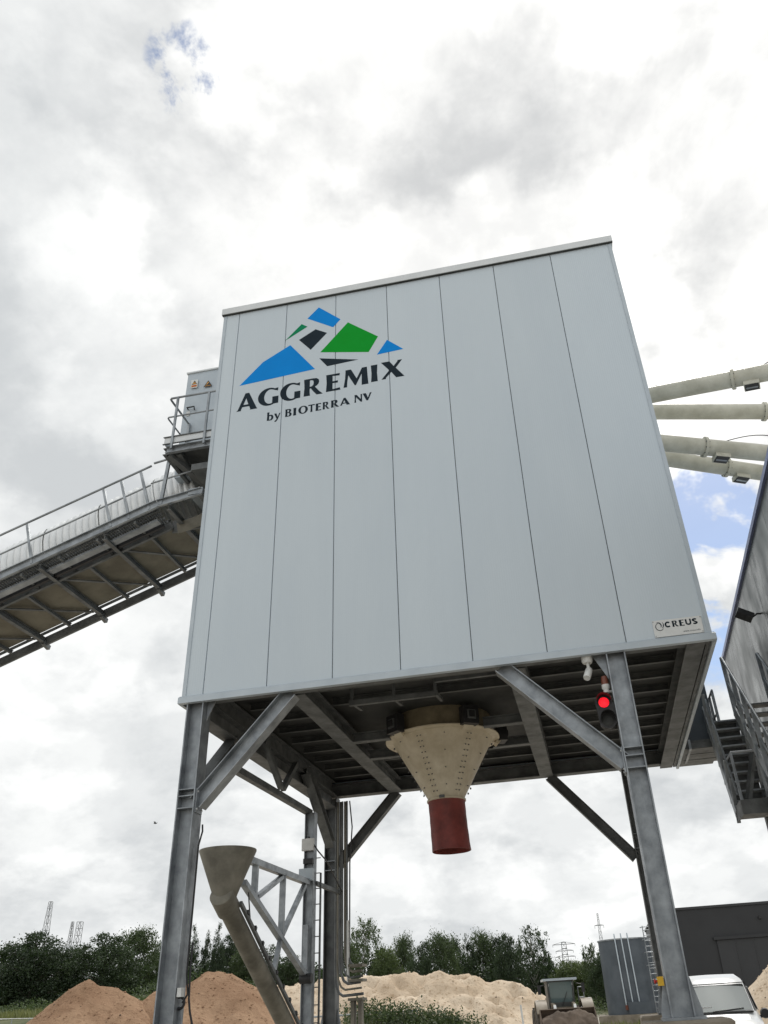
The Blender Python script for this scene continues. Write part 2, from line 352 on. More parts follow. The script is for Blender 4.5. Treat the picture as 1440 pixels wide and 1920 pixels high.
# ------------------------------------------------------------------ ground
def sst(t): t = max(0, min(1, t)); return t * t * (3 - 2 * t)
def ground_h(x, y):
    h = 2.5 * sst((y - 28) / 12) * sst((-x - 13) / 12) + 1.6 * sst((y - 42) / 25) * sst((-x - 8) / 14)
    h += 0.9 * sst((y - 50) / 20) * sst((14 - abs(x + 2)) / 8)
    if y > 3: h += 0.10 * (noise.noise(Vector((x * 0.15, y * 0.15, 0))))
    return h
def build_ground():
    def axis(lo, hi, near0, near1, step):
        a = [near0 + i * step for i in range(int((near1 - near0) / step) + 1)]
        s = step; v = a[-1]
        while v < hi: s *= 1.25; v += s; a.append(v)
        s = step; v = a[0]; b = []
        while v > lo: s *= 1.25; v -= s; b.append(v)
        return b[::-1] + a
    xs = axis(-900, 900, -60, 40, 1.5); ys = axis(-200, 2000, -30, 90, 1.5)
    mb = MB(); mb.v = [Vector((x, y, ground_h(x, y))) for y in ys for x in xs]; n = len(xs)
    mb.f = [(j * n + i, j * n + i + 1, (j + 1) * n + i + 1, (j + 1) * n + i) for j in range(len(ys) - 1) for i in range(n - 1)]
    o = bpy.data.objects.new('ground', mb.mesh('ground', 'soil', (0, 0, 0), True)); COL.objects.link(o); o['kind'] = 'structure'
build_ground()

# ------------------------------------------------------------------ mixing tower
tower = empty('mixing_tower', (3.9, 3.9, 0), 'tall grey panelled box on four steel legs with painted mountain emblem', 'mixing tower')
XL, XR, YB, ZB, ZT = -0.348, 8.158, 8.05, 6.213, 14.975
SEAMS = [XL, 0.0, 1.104, 2.22, 3.352, 4.517, 5.688, 6.9, XR]
G = 0.0055
for i in range(8):
    a, b = SEAMS[i] + (0 if i == 0 else G), SEAMS[i + 1] - (0 if i == 7 else G)
    mb = MB(); c = 0.008
    mb.sect((0, 0, ZB), (0, 0, ZT), (0, 1, 0), [(-b, 0.10), (-a, 0.10), (-a, c), (-a - c, 0), (-b + c, 0), (-b, c)])
    mb.part('wall_panel', 'panel', tower)
MB().box((XL + .02, 0.03, ZB + .01), (XR - .02, 0.09, ZT - .01)).part('seam_backing', 'deck', tower)
MB().box((XL, 0.102, ZB), (XL + 0.1, YB, ZT)).part('side_wall', 'panel', tower)
MB().box((XR - 0.1, 0.102, ZB), (XR, YB, ZT)).part('side_wall', 'panel', tower)
MB().box((XL + 0.102, YB - 0.1, ZB), (XR - 0.102, YB - .002, ZT)).part('rear_wall', 'panel', tower)
MB().box((XL + .1, 0.1, ZT - .1), (XR - .1, YB - .1, ZT - .02)).part('roof', 'trim', tower)
# roof capping, hollow ring
cap = MB(); zc = ZT + 0.17
cap.box((XL - .05, -.06, ZT + .002), (XR + .05, .16, zc)); cap.part('roof_capping', 'trim_light', tower)
for a, b in (((XL - .05, .162, ZT + .002), (XL + .16, YB + .05, zc)), ((XR - .16, .162, ZT + .002), (XR + .05, YB + .05, zc)), ((XL + .162, YB - .16, ZT + .002), (XR - .162, YB + .05, zc))):
    MB().box(a, b).part('roof_capping', 'trim_light', tower)
MB().box((XL - .05, -.045, ZT - .014), (XR + .05, -.004, ZT)).part('drip_edge', 'deck', tower)
# corner trims
MB().box((XL - .012, -.014, ZB), (XL + .055, -.003, ZT - .03)).part('corner_trim', 'trim', tower)
MB().box((XR - .055, -.014, ZB), (XR + .012, -.003, ZT - .03)).part('corner_trim', 'trim', tower)
# base flashing
b = MB(); b.sect((XL - .06, 0, 0), (XR + .06, 0, 0), (0, 0, 1), [(.045, 6.185), (.045, 6.088), (-.02, 6.08), (-.02, 6.11), (.025, 6.12), (.025, 6.20)])
b.part('base_flashing', 'trim', tower)
MB().box((XL - .05, -.02, ZB - .055), (XR + .05, .02, ZB - .002)).part('base_rail', 'trim', tower)
MB().box((XR + .002, .03, 6.08), (XR + .06, YB, 6.22)).part('base_flashing', 'trim', tower)
MB().box((XL - .06, .03, 6.08), (XL - .002, YB, 6.22)).part('base_flashing', 'trim', tower)
# deck and steelwork under the box
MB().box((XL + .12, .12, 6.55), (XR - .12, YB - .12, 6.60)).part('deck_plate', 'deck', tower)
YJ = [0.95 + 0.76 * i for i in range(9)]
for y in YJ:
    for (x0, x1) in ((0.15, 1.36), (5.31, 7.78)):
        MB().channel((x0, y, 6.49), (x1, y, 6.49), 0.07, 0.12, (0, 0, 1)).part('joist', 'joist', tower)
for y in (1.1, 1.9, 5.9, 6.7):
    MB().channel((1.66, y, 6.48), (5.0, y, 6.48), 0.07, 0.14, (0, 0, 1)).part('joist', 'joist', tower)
def ib(name, p, q, w, h, up, mat='galv_dark', par=None, **k): return MB().ibeam(p, q, w, h, up, **k).part(name, mat, par or tower)
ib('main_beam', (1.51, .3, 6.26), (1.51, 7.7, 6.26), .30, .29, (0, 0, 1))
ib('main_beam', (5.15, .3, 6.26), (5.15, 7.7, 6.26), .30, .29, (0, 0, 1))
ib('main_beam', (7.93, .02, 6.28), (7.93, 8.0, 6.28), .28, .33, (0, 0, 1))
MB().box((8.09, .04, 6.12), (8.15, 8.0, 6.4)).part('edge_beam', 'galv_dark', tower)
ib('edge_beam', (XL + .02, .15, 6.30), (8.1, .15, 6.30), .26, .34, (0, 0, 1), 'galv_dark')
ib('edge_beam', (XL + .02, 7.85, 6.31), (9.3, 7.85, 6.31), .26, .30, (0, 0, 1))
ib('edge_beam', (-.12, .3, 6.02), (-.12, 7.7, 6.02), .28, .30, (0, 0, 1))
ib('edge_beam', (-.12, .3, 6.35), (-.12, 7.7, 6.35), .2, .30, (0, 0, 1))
# columns: I sections, webs parallel to the facade
CX = {'l': -0.117, 'r': 6.706}
def column(x, y, z0, z1, mat, splice, back=False):
    o = MB().ibeam((x, y, z0), (x, y, z1), .30, .29, (1, 0, 0), .019, .012).part('column', mat, tower)
    for z in splice:
        MB().box((x - .125, y - .148, z - .007), (x + .125, y - .007, z + .007)).part('stiffener', 'galv', o)
    MB().box((x - .26, y - .26, z0 - .03), (x + .26, y + .26, z0 - .001)).part('base_plate', mat, o)
    for sx in (-1, 1):
        g = MB(); g.poly([[(x + sx * .146, z0), (x + sx * .25, z0), (x + sx * .25, z0 + .06), (x + sx * .165, z0 + .42), (x + sx * .146, z0 + .42)]], lambda a, c, d: Vector((a, y - .02 + d, c)), .02)
        g.part('gusset', 'galv', o)
    return o
colFL = column(CX['l'], .155, 1.40, 6.12, 'galv', (4.71, 4.61, 4.43))
colFR = column(CX['r'], .155, 1.36, 6.12, 'galv', (4.645, 4.53, 4.36))
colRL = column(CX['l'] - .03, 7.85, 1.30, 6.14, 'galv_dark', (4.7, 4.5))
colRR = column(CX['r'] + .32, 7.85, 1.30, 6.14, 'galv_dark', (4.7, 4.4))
# knee braces in the facade plane
ib('knee_brace', (0.02, .155, 4.50), (1.50, .155, 6.11), .24, .235, (-1, 0, 1), 'galv', tf=.014, tw=.01)
ib('knee_brace', (6.57, .155, 4.45), (4.93, .155, 6.11), .24, .235, (1, 0, 1), 'galv', tf=.014, tw=.01)
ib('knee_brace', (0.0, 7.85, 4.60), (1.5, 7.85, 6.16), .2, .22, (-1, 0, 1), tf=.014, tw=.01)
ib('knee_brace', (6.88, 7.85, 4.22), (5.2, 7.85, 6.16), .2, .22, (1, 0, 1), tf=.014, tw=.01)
for (x, z0_, z1_, dx) in ((.030, 4.36, 4.72, 1), (6.556, 4.31, 4.67, -1)):
    ep = MB().box((min(x, x + dx * .018), .04, z0_), (max(x, x + dx * .018), .27, z1_)).part('end_plate', 'galv', tower)
    for z in (z0_ + .05, z1_ - .05):
        for y in (.065, .245): MB().lathe((x + dx * .018, y, z), [(.0001, .016), (.016, .015), (.016, 0)], 6, (dx, 0, 0)).part('bolt', 'trim_light', ep)
# side frame
ib('knee_brace', (-.1, .30, 4.72), (-.1, 1.62, 5.88), .2, .2, (0, -1, 1), tf=.013, tw=.01)
ib('knee_brace', (.06, 7.05, 4.95), (.06, 5.2, 6.18), .2, .2, (0, 1, 1), tf=.013, tw=.01)
ib('knee_brace', (6.72, .32, 4.75), (6.72, 1.6, 6.1), .2, .2, (0, -1, 1), tf=.013, tw=.01)
MB().bar((-.1, 1.2, 5.42), (-.1, 6.0, 5.46), .12, .12).part('tie_bar', 'galv_dark', tower)
MB().bar((.08, 3.62, 5.48), (.08, 2.6, 6.13), .1, .1).part('web_strut', 'galv_dark', tower)
MB().bar((.08, 3.72, 5.48), (.08, 4.45, 6.15), .1, .1).part('web_strut', 'galv_dark', tower)
# small gussets at the column heads
MB().poly([[(0.035, 6.12), (0.17, 6.12), (0.035, 5.80)]], lambda a, c, d: Vector((a, .15 + d, c)), .02).part('gusset', 'galv', tower)
MB().poly([[(6.555, 6.12), (6.36, 6.12), (6.555, 5.72)]], lambda a, c, d: Vector((a, .15 + d, c)), .02).part('gusset', 'galv', tower)
# frame of angles in front of the hopper
MB().bar((2.15, 1.25, 6.20), (3.72, 1.25, 6.20), .07, .09).part('hanger_frame', 'galv_dark', tower)
for x in (2.2, 2.95, 3.68):
    MB().bar((x, 1.3, 6.22), (x, 1.9, 6.30), .05, .06).part('hanger_arm', 'galv_dark', tower)
    MB().bar((x, 1.25, 6.24), (x, 1.25, 6.54), .05, .05).part('hanger_rod', 'galv_dark', tower)
MB().bar((3.72, 1.0, 6.34), (4.9, 1.0, 6.34), .06, .06).part('hanger_frame', 'galv_dark', tower)
for (p, q) in (((1.66, 3.3, 6.2), (2.4, 3.3, 6.2)), ((1.66, 4.6, 6.2), (2.4, 4.6, 6.2)), ((4.25, 3.2, 6.2), (5.0, 3.2, 6.2)), ((4.25, 4.7, 6.2), (5.0, 4.7, 6.2))):
    MB().ibeam(p, q, .16, .18, (0, 0, 1)).part('hopper_beam', 'galv_dark', tower)

# painted emblem and lettering
def painted(name, mat, loops, y=-.0025, lab=None):
    return MB().poly(loops, lambda a, c, d: Vector((a, y + d, c)), .002).part(name, mat, tower, label=lab)
painted('emblem_shape', 'logo_blue', [[(1.838, 14.701), (2.328, 14.221), (2.166, 14.026), (1.587, 14.423)]], lab='blue quadrilateral at the top of the emblem')
painted('emblem_shape', 'logo_teal', [[(1.103, 13.885), (1.46, 14.291), (1.593, 14.183)]], lab='thin dark green triangle of the emblem')
painted('emblem_shape', 'logo_dark', [[(1.778, 14.06), (2.033, 13.894), (1.683, 13.492), (1.415, 13.836)]], lab='near-black quadrilateral in the middle of the emblem')
painted('emblem_shape', 'logo_green', [[(2.492, 14.089), (3.138, 13.525), (2.932, 13.137), (1.895, 13.371)]], lab='large green quadrilateral of the emblem')
painted('emblem_shape', 'logo_blue', [[(0.152, 12.835), (0.636, 13.383), (1.225, 13.732), (1.789, 12.931)]], lab='large blue slope at the foot of the emblem')
painted('emblem_shape', 'logo_dark', [[(1.876, 13.206), (2.711, 12.98), (2.049, 12.949)]], lab='flat near-black triangle low in the emblem')
painted('emblem_shape', 'logo_blue', [[(3.327, 13.383), (3.659, 13.053), (3.105, 13.023)]], lab='small blue triangle at the end of the emblem')
def arc(cx, cy, rx, ry, a0, a1, n=14): return [(cx + rx * math.cos(R(a0 + (a1 - a0) * i / n)), cy + ry * math.sin(R(a0 + (a1 - a0) * i / n))) for i in range(n + 1)]
GL = {
 'A': [[(0, 0), (.06, .06), (.37, 1), (.55, 1), (.95, .08), (1, 0), (.64, 0), (.66, .05), (.60, .21), (.27, .21), (.215, .05), (.22, 0)], [(.315, .33), (.43, .70), (.55, .33)]],
 'G': [[(.94, .78), (.95, .97)] + arc(.52, .5, .52, .52, 58, 300, 22)[0:] + [(.98, .06), (.98, .47), (.69, .47), (.69, .10)] + arc(.58, .5, .285, .42, 292, 76, 18)],
 'R': [[(0, 0), (.03, .5), (0, 1), (.50, 1), (.66, .98), (.77, .90), (.80, .77), (.77, .64), (.68, .54), (.58, .49), (.80, .20), (1.0, 0), (.68, 0), (.50, .22), (.37, .42), (.31, .42), (.31, .2), (.33, 0)], [(.31, .52), (.31, .90), (.42, .905), (.49, .86), (.515, .74), (.49, .61), (.42, .54)]],
 'E': [[(0, 0), (.04, .5), (0, 1), (.95, 1), (.93, .86), (.45, .895), (.45, .57), (.82, .58), (.82, .45), (.45, .465), (.45, .105), (.95, .145), (1, 0)]],
 'M': [[(0, 0), (.06, .5), (.08, 1), (.30, 1), (.53, .42), (.75, 1), (.95, 1), (.97, .5), (1, 0), (.73, 0), (.735, .66), (.50, .04), (.45, .04), (.19, .68), (.15, .3), (.14, 0)]],
 'I': [[(0, 0), (.08, .5), (0, 1), (1, 1), (.92, .5), (1, 0)]],
 'X': [[(0, 1), (.37, 1), (.55, .69), (.72, .93), (.73, 1), (.93, 1), (.64, .56), (1, 0), (.64, 0), (.44, .36), (.19, .06), (.2, 0), (0, 0), (.35, .48)]],
 'B': [[(0, 0), (.03, .5), (0, 1), (.55, 1), (.78, .97), (.90, .86), (.90, .70), (.78, .57), (.70, .54), (.88, .48), (1, .34), (.98, .16), (.84, .03), (.6, 0)], [(.34, .58), (.34, .90), (.48, .90), (.57, .83), (.57, .67), (.48, .585)], [(.34, .10), (.34, .49), (.5, .49), (.63, .41), (.64, .2), (.52, .10)]],
 'O': [arc(.5, .5, .5, .52, 0, 345, 23), arc(.5, .5, .24, .41, 0, 342, 19)],
 'T': [[(.35, 0), (.38, .5), (.37, .88), (.02, .84), (0, 1), (1, 1), (.98, .84), (.64, .88), (.63, .5), (.66, 0)]],
 'N': [[(0, 0), (.05, .5), (.02, 1), (.28, 1), (.80, .38), (.78, 1), (.98, 1), (.96, .5), (.97, 0), (.80, 0), (.21, .70), (.19, .3), (.22, 0)]],
 'V': [[(0, 1), (.36, 1), (.58, .36), (.80, 1), (1, 1), (.60, 0), (.42, 0)]],
 'b': [[(0, 0), (.03, .5), (0, 1), (.34, 1), (.33, .64), (.6, .68), (.85, .6), (1, .38), (.95, .16), (.75, 0), (.4, -.02)], [(.34, .10), (.34, .50), (.5, .55), (.64, .46), (.67, .3), (.58, .13), (.46, .09)]],
 'y': [[(0, .67), (.36, .67), (.58, .22), (.80, .67), (1, .67), (.58, -.12), (.36, -.33), (.10, -.33), (.16, -.2), (.36, -.10), (.42, .02)]],
}
def letter(ch, x0, x1, z0, z1, mat='logo_dark', y=-.0025):
    loops = [[(x0 + a * (x1 - x0), z0 + c * (z1 - z0)) for a, c in l] for l in GL[ch]]
    return painted('letter', mat, loops, y)
for ch, x0, x1, z0, z1 in [('A', .135, .585, 12.145, 12.60), ('G', .585, 1.035, 12.175, 12.625), ('G', 1.058, 1.50, 12.205, 12.655), ('R', 1.563, 1.965, 12.24, 12.685), ('E', 2.032, 2.335, 12.26, 12.705), ('M', 2.400, 2.915, 12.29, 12.745), ('I', 2.972, 3.108, 12.315, 12.755), ('X', 3.185, 3.655, 12.33, 12.78)]:
    letter(ch, x0, x1, z0, z1)
for ch, x0, x1, z0, z1 in [('b', .806, .945, 11.775, 11.985), ('y', .955, 1.090, 11.785, 11.995), ('B', 1.19, 1.325, 11.792, 11.985), ('I', 1.358, 1.42, 11.794, 11.985), ('O', 1.462, 1.662, 11.805, 12.0), ('T', 1.668, 1.805, 11.81, 12.0), ('E', 1.823, 1.943, 11.815, 12.0), ('R', 1.97, 2.11, 11.82, 12.005), ('R', 2.142, 2.31, 11.83, 12.012), ('A', 2.322, 2.535, 11.842, 12.025), ('N', 2.622, 2.785, 11.855, 12.05), ('V', 2.792, 2.976, 11.865, 12.055)]:
    letter(ch, x0, x1, z0, z1)

# ------------------------------------------------------------------ maker's sign on the facade
sg = empty('maker_sign', (7.7, -.03, 6.22), 'white maker sign plate with black lettering low on the grey facade', 'sign')
def plate_pt(a, c, d): return Vector((7.335 + a * .735, -.022 - .0 + d, 6.225 + c * .268))
MB().poly([[(0, 0), (.985, -.02), (1, 1), (.0, 1.02)]], lambda a, c, d: plate_pt(a, c, d), .012).part('plate', 'sign_white', sg)
def stroke(mb, pts, t, fn, cyc=False):
    k = len(pts)
    pts = [Vector(p).to_2d() for p in pts]; l, r = [], []
    for i, p in enumerate(pts):
        d = (pts[min(i + 1, k - 1)] - pts[max(i - 1, 0)]).normalized(); n = Vector((-d.y, d.x)); tt = t[i] if isinstance(t, list) else t
        l.append(tuple(p + n * tt / 2)); r.append(tuple(p - n * tt / 2))
    for i in range(k - 1):
        mb.add([fn(*l[i]), fn(*l[i + 1]), fn(*r[i + 1]), fn(*r[i])], [(0, 1, 2, 3)])
def sgp(a, c): return Vector((7.335 + a, -.0245, 6.225 + c))
x = .195; hgt = .098; zb = .138
def sgl(ch, x0, w):
    mb = MB(); t = .024; fn = lambda a, c: sgp(x0 + a, zb + c); h = hgt; a = w / 2
    if ch == 'C': stroke(mb, arc(a, h / 2, a - t / 2, h / 2 - t / 2, 45, 315, 16), t, fn)
    if ch == 'U': stroke(mb, [(t / 2, h), (t / 2, h * .45)] + arc(a, h * .42, a - t / 2, h * .42 - t / 2, 185, 355, 10) + [(w - t / 2, h * .45), (w - t / 2, h)], t, fn)
    if ch == 'S': stroke(mb, arc(a, h * .735, a - t / 2, h * .265 - t / 2, 30, 240, 9) + arc(a, h * .265, a - t / 2, h * .265 - t / 2, 70, -150, 10), t * .95, fn)
    if ch in 'RE':
        loops = [[(p * w, q * h) for p, q in l] for l in GL[ch]]
        mb.poly(loops, lambda p, q, d: sgp(x0 + p, zb + q) + Vector((0, d, 0)), .001)
    mb.part('letter', 'logo_dark', sg)
for ch, x0, w in (('C', .178, .096), ('R', .29, .092), ('E', .395, .078), ('U', .487, .088), ('S', .586, .082)): sgl(ch, x0, w)
mb = MB(); stroke(mb, arc(.098, .165, .058, .062, 100, 330, 16), [.004 + .007 * math.sin(math.pi * i / 16) for i in range(17)], sgp); mb.part('emblem_ring', 'logo_dark', sg)
mb = MB(); stroke(mb, arc(.075, .185, .05, .05, -40, 110, 12), [.003 + .016 * math.sin(math.pi * i / 12) for i in range(13)], sgp); mb.part('emblem_leaf', 'logo_dark', sg)
mb = MB(); stroke(mb, arc(.085, .195, .075, .075, -50, 30, 10), [.003 + .012 * math.sin(math.pi * i / 10) for i in range(11)], sgp); mb.part('emblem_leaf', 'logo_dark', sg)
def text_mesh(body, size, origin, mat, parent, name='lettering'):
    cu = bpy.data.curves.new('t', 'FONT'); cu.body = body; cu.size = size; cu.resolution_u = 2
    ob = bpy.data.objects.new('t', cu); COL.objects.link(ob)
    dg = bpy.context.evaluated_depsgraph_get(); dg.update()
    me = bpy.data.meshes.new_from_object(ob.evaluated_get(dg)); bpy.data.objects.remove(ob); bpy.data.curves.remove(cu)
    root = parent
    while root.parent: root = root.parent
    for v in me.vertices: v.co = Vector((origin[0] + v.co.x, origin[1], origin[2] + v.co.y)) - root.location
    me.materials.clear(); me.materials.append(MT[mat])
    o = bpy.data.objects.new(name, me); COL.objects.link(o); o.parent = parent; return o
text_mesh('www.creus.info', .040, (7.335 + .43, -.0245, 6.225 + .035), 'logo_dark', sg)
for (a, c) in ((.02, .95), (.98, .93), (.02, .07), (.965, .05)):
    p = plate_pt(a, c, 0); MB().lathe(p, [(.0001, .006), (.008, .005), (.009, 0)], 8, (0, -1, 0)).part('bolt', 'galv', sg)

# ------------------------------------------------------------------ hopper below the tower
HX, HY = 3.33, 3.9
hop = empty('discharge_hopper', (HX, HY, 4.08), 'cream bolted cone hopper with red outlet sleeve under the tower', 'hopper')
MB().lathe((HX, HY, 0), [(.99, 6.56), (.99, 6.24), (.95, 6.16), (.9, 6.16), (.9, 6.56)], 48).part('drum', 'ochre', hop, True)
MB().lathe((HX, HY, 0), [(1.12, 6.155), (1.135, 6.15), (1.135, 6.13), (1.0, 6.12), (.93, 6.12), (.93, 6.155)], 48, close=True).part('flange', 'cream', hop, True)
cone = MB().lathe((HX, HY, 0), [(.99, 6.118), (.355, 5.03), (.345, 4.94), (.33, 4.94), (.34, 5.03), (.97, 6.118)], 48, close=True).part('cone', 'cream', hop, True)
bolts = MB()
for k in range(12):
    a = 2 * math.pi * k / 12 + .2
    for j in range(11):
        t = (j + .5) / 11; z = 6.08 - t * 1.02; rr = .995 - (.995 - .36) * t * (1.02 / 1.088) - .012
        for da in ((-.035, .035) if k % 2 == 0 else (0,)):
            if k % 2 and j % 3: continue
            aa = a + da / max(rr, .3); n = Vector((math.cos(aa), math.sin(aa), -.55)).normalized()
            bolts.lathe(Vector((HX + rr * math.cos(aa), HY + rr * math.sin(aa), z)), [(.0001, .034), (.010, .026), (.010, 0)], 6, n)
bolts.part('bolt_heads', 'galv_dark', cone, kind='stuff')
slm = MB().lathe((HX, HY, 0), [(.365, 4.985), (.352, 4.93), (.353, 4.8), (.349, 4.7), (.353, 4.6), (.351, 4.48), (.357, 4.36), (.355, 4.22), (.364, 4.08), (.348, 4.08), (.335, 4.6), (.335, 4.93)], 56)
for v in slm.v:
    t_ = max(0, (4.95 - v.z) / .87); a_ = math.atan2(v.y - HY, v.x - HX); k_ = 1 + t_ * (.022 * math.sin(3 * a_ + 1) + .012 * math.sin(7 * a_ + v.z * 5)); v.x = HX + (v.x - HX) * k_ + .03 * t_; v.y = HY + (v.y - HY) * k_
slv = slm.part('outlet_sleeve', 'red', hop, True)
MB().lathe((HX, HY, 0), [(.358, 5.0), (.376, 4.998), (.376, 4.965), (.358, 4.963)], 40, close=True).part('clamp_band', 'cream', slv, True)
MB().box((HX - .07, HY - .41, 4.975), (HX + .03, HY - .37, 5.02)).part('clamp_lock', 'galv_dark', slv)
for a in (-128, -55, 20, 140):
    d = Vector((math.cos(R(a)), math.sin(R(a)), 0)); s_ = Vector((-d.y, d.x, 0)); c = Vector((HX, HY, 0)) + d * 1.2
    mb = MB(); o0 = c + Vector((0, 0, 6.28))
    for (w0, w1, h0, h1) in ((-.12, -.08, -.12, .14), (.08, .12, -.12, .14), (-.08, .08, .10, .14), (-.08, .08, -.12, -.08)):
        pass
    bk = MB().bar(o0 - d * .08, o0 + d * .10, .32, .34).part('load_cell_bracket', 'black', hop)
    MB().sect(o0 + d * .101, o0 + d * .125, (0, 0, 1), [(-.085, -.085), (.085, -.085), (.085, .085), (-.085, .085)]).part('bracket_face', 'galv_dark', bk)
    MB().sect(o0 + d * .126, o0 + d * .15, (0, 0, 1), [(-.055, -.06), (.055, -.06), (.055, .06), (-.055, .06)]).part('load_cell', 'black', bk)
    MB().bar(c - d * .12 + Vector((0, 0, 6.06)), c - d * .02 + Vector((0, 0, 6.17)), .2, .07).part('support_foot', 'cream', hop)

# ------------------------------------------------------------------ things on the columns
tl = empty('traffic_light', (6.42, .0, 5.0), 'two-lens traffic light glowing red beside the column', 'traffic light')
MB().poly([arc(6.41, 5.345, .125, .125, 0, 180, 10) + arc(6.43, 5.08, .125, .125, 180, 360, 10)], lambda a, c, d: Vector((a, .06 + d, c)), .14).part('housing', 'black', tl)
MB().lathe((6.41, .055, 5.345), [(.0001, .02), (.045, .018), (.072, .006), (.078, 0)], 24, (0, -1, 0)).part('lens', 'red_lit', tl, True, 'lit red lens')
MB().lathe((6.43, .055, 5.08), [(.0001, .012), (.05, .01), (.085, .003), (.092, 0)], 24, (0, -1, 0)).part('lens', 'deck', tl, True, 'unlit dark lens')
for (cx, cz) in ((6.41, 5.345), (6.43, 5.08)):
    mb = MB(); ps = arc(cx, cz, .108, .108, -15, 195, 14)
    mb.v = [Vector((a, .06, c)) for a, c in ps] + [Vector((a, -.10 if 0 < i < 14 else .02, c)) for i, (a, c) in enumerate(ps)]
    mb.f = [(i, i + 1, 16 + i, 15 + i) for i in range(14)]; mb.part('hood', 'black', tl, True)
MB().bar((6.5, .13, 5.2), (6.57, .13, 5.2), .05, .3).part('bracket', 'galv_dark', tl)
be = empty('warning_beacon', (6.48, .1, 5.5), 'small unlit amber beacon on a white bracket above the red light', 'beacon')
MB().lathe((6.48, .1, 5.62), [(.05, 0), (.055, .06), (.045, .13), (.0001, .15)], 16).part('lamp', 'rust', be, True)
MB().lathe((6.48, .1, 5.50), [(.0001, 0), (.045, 0), (.045, .05), (.06, .07), (.06, .12), (.0001, .12)], 16).part('base', 'white', be, True)
MB().bar((6.48, .1, 5.52), (6.58, .13, 5.52), .03, .03).part('bracket', 'white', be)
sc_ = empty('security_camera', (6.2, .1, 5.8), 'white security camera hanging under the facade edge by the column', 'camera')
MB().lathe((6.27, .12, 6.0), [(.0001, .1), (.085, .1), (.085, .03), (.07, 0), (.0001, 0)], 20).part('mount', 'white', sc_, True)
MB().tube([(6.27, .12, 6.02), (6.275, .11, 5.93), (6.265, .09, 5.88)], .025, 10).part('arm', 'white', sc_, True)
MB().lathe((6.28, .14, 5.905), [(.0001, 0), (.052, .002), (.056, .05), (.056, .2), (.05, .215), (.0001, .21)], 18, (-.28, -.55, -.8)).part('housing', 'white', sc_, True)
es = empty('emergency_stop', (6.5, .05, 1.70), 'yellow box with red mushroom button on the column foot', 'switch')
MB().box((6.47, .02, 1.70), (6.545, .11, 1.80)).part('box', 'yellow', es)
MB().lathe((6.47, .06, 1.75), [(.014, 0), (.014, .02), (.028, .028), (.028, .038), (.0001, .045)], 16, (-1, 0, 0)).part('button', 'redbtn', es, True)

# ------------------------------------------------------------------ conveyor on the facade side
TH = math.atan(.36); CU = Vector((math.cos(TH), 0, math.sin(TH))); CN = Vector((-math.sin(TH), 0, math.cos(TH)))
def cz(x): return 10.90 + .36 * (x + 1.955)
XE = -15.0
cv = empty('belt_conveyor', (-8, 2.3, cz(-8)), 'inclined belt conveyor with corrugated arched cover and side walkway', 'conveyor')
def inc(y, x0, x1, dz=0.0): return (x0, y, cz(x0) + dz), (x1, y, cz(x1) + dz)
MB().channel(*inc(1.0, XE, -1.93, -.03), .06, .19, (0, 0, 1)).part('stringer', 'galv', cv)
MB().channel((-1.93, 1.0, 10.88), (-.95, 1.0, 11.03), .06, .17, (0, 0, 1)).part('stringer', 'galv', cv)
MB().channel(*inc(1.66, XE, -1.9, -.16), .06, .26, (0, 0, 1)).part('stringer', 'galv_dark', cv)
MB().channel(*inc(3.46, XE, -.75, -.22), -.06, .2, (0, 0, 1)).part('stringer', 'galv_dark', cv)
MB().bar(*inc(3.30, XE, -.75, -.13), .03, .06).part('stringer', 'galv_dark', cv)
# walkway grating: bars as one piece of fine work
g = MB(); xx = XE
while xx < -1.95:
    p = Vector((xx, 1.08, cz(xx) - .11)); g.bar(p, p + Vector((0, .5, 0)), .012, .035, CN); xx += .05
for yy in (1.09, 1.24, 1.42, 1.57): g.bar(*inc(yy, XE, -1.95, -.105), .02, .045)
g.part('walkway_grating', 'galv_dark', cv, kind='stuff')
MB().bar(*inc(1.28, XE, -2.0, -.24), .16, .05).part('cable_tray', 'galv', cv)
MB().bar(*inc(1.5, XE, -2.0, -.22), .07, .07).part('cable_tray', 'black', cv)
mb = MB(); mb.bar(*inc(2.475, XE, -1.2, -.14), 1.45, .02, CN); mb.part('belly_plate', 'belly', cv)
MB().bar((-1.9, 1.7, 10.72), (-.4, 1.7, 10.8), .04, .3).part('head_plate', 'galv_dark', cv)
MB().bar((-1.75, 1.62, 10.62), (-.4, 1.62, 10.95), .02, .28).part('head_plate', 'dirt_steel', cv)
MB().tube([(-1.0, 1.02, 11.04), (-1.0, 1.6, 11.04)], .09, 16).part('head_drum', 'galv_dark', cv, True)
MB().box((-1.25, .97, 10.98), (-.93, 1.05, 11.13)).part('bearing_block', 'galv', cv)
xb = -13.9
i = 0
while xb < -1.6:
    z = cz(xb) - .24
    big = (i % 2 == 0)
    MB().ibeam((xb, 1.64 if not big else 1.0, z), (xb, 3.5 if big else 3.3, z), .10 if big else .06, .12 if big else .08, (0, 0, 1), .01, .01).part('cross_beam', 'galv_dark', cv)
    if big: MB().bar((xb, 3.38, z - .05), (xb, 3.62, z - .1), .08, .1).part('foot_bracket', 'galv_dark', cv)
    if i % 2 == 0 and xb < -2.6: MB().bar((xb + .05, 1.7, z + .02 + .02), (xb + 1.25, 3.25, cz(xb + 1.25) - .21), .05, .03, CN).part('diagonal', 'galv_dark', cv)
    xb += 0.68; i += 1
# light brackets under the grating
xb = -13.6
while xb < -2.3:
    MB().bar((xb, 1.02, cz(xb) - .2), (xb, 1.64, cz(xb) - .2), .05, .06).part('walkway_bracket', 'galv_dark', cv); xb += .8
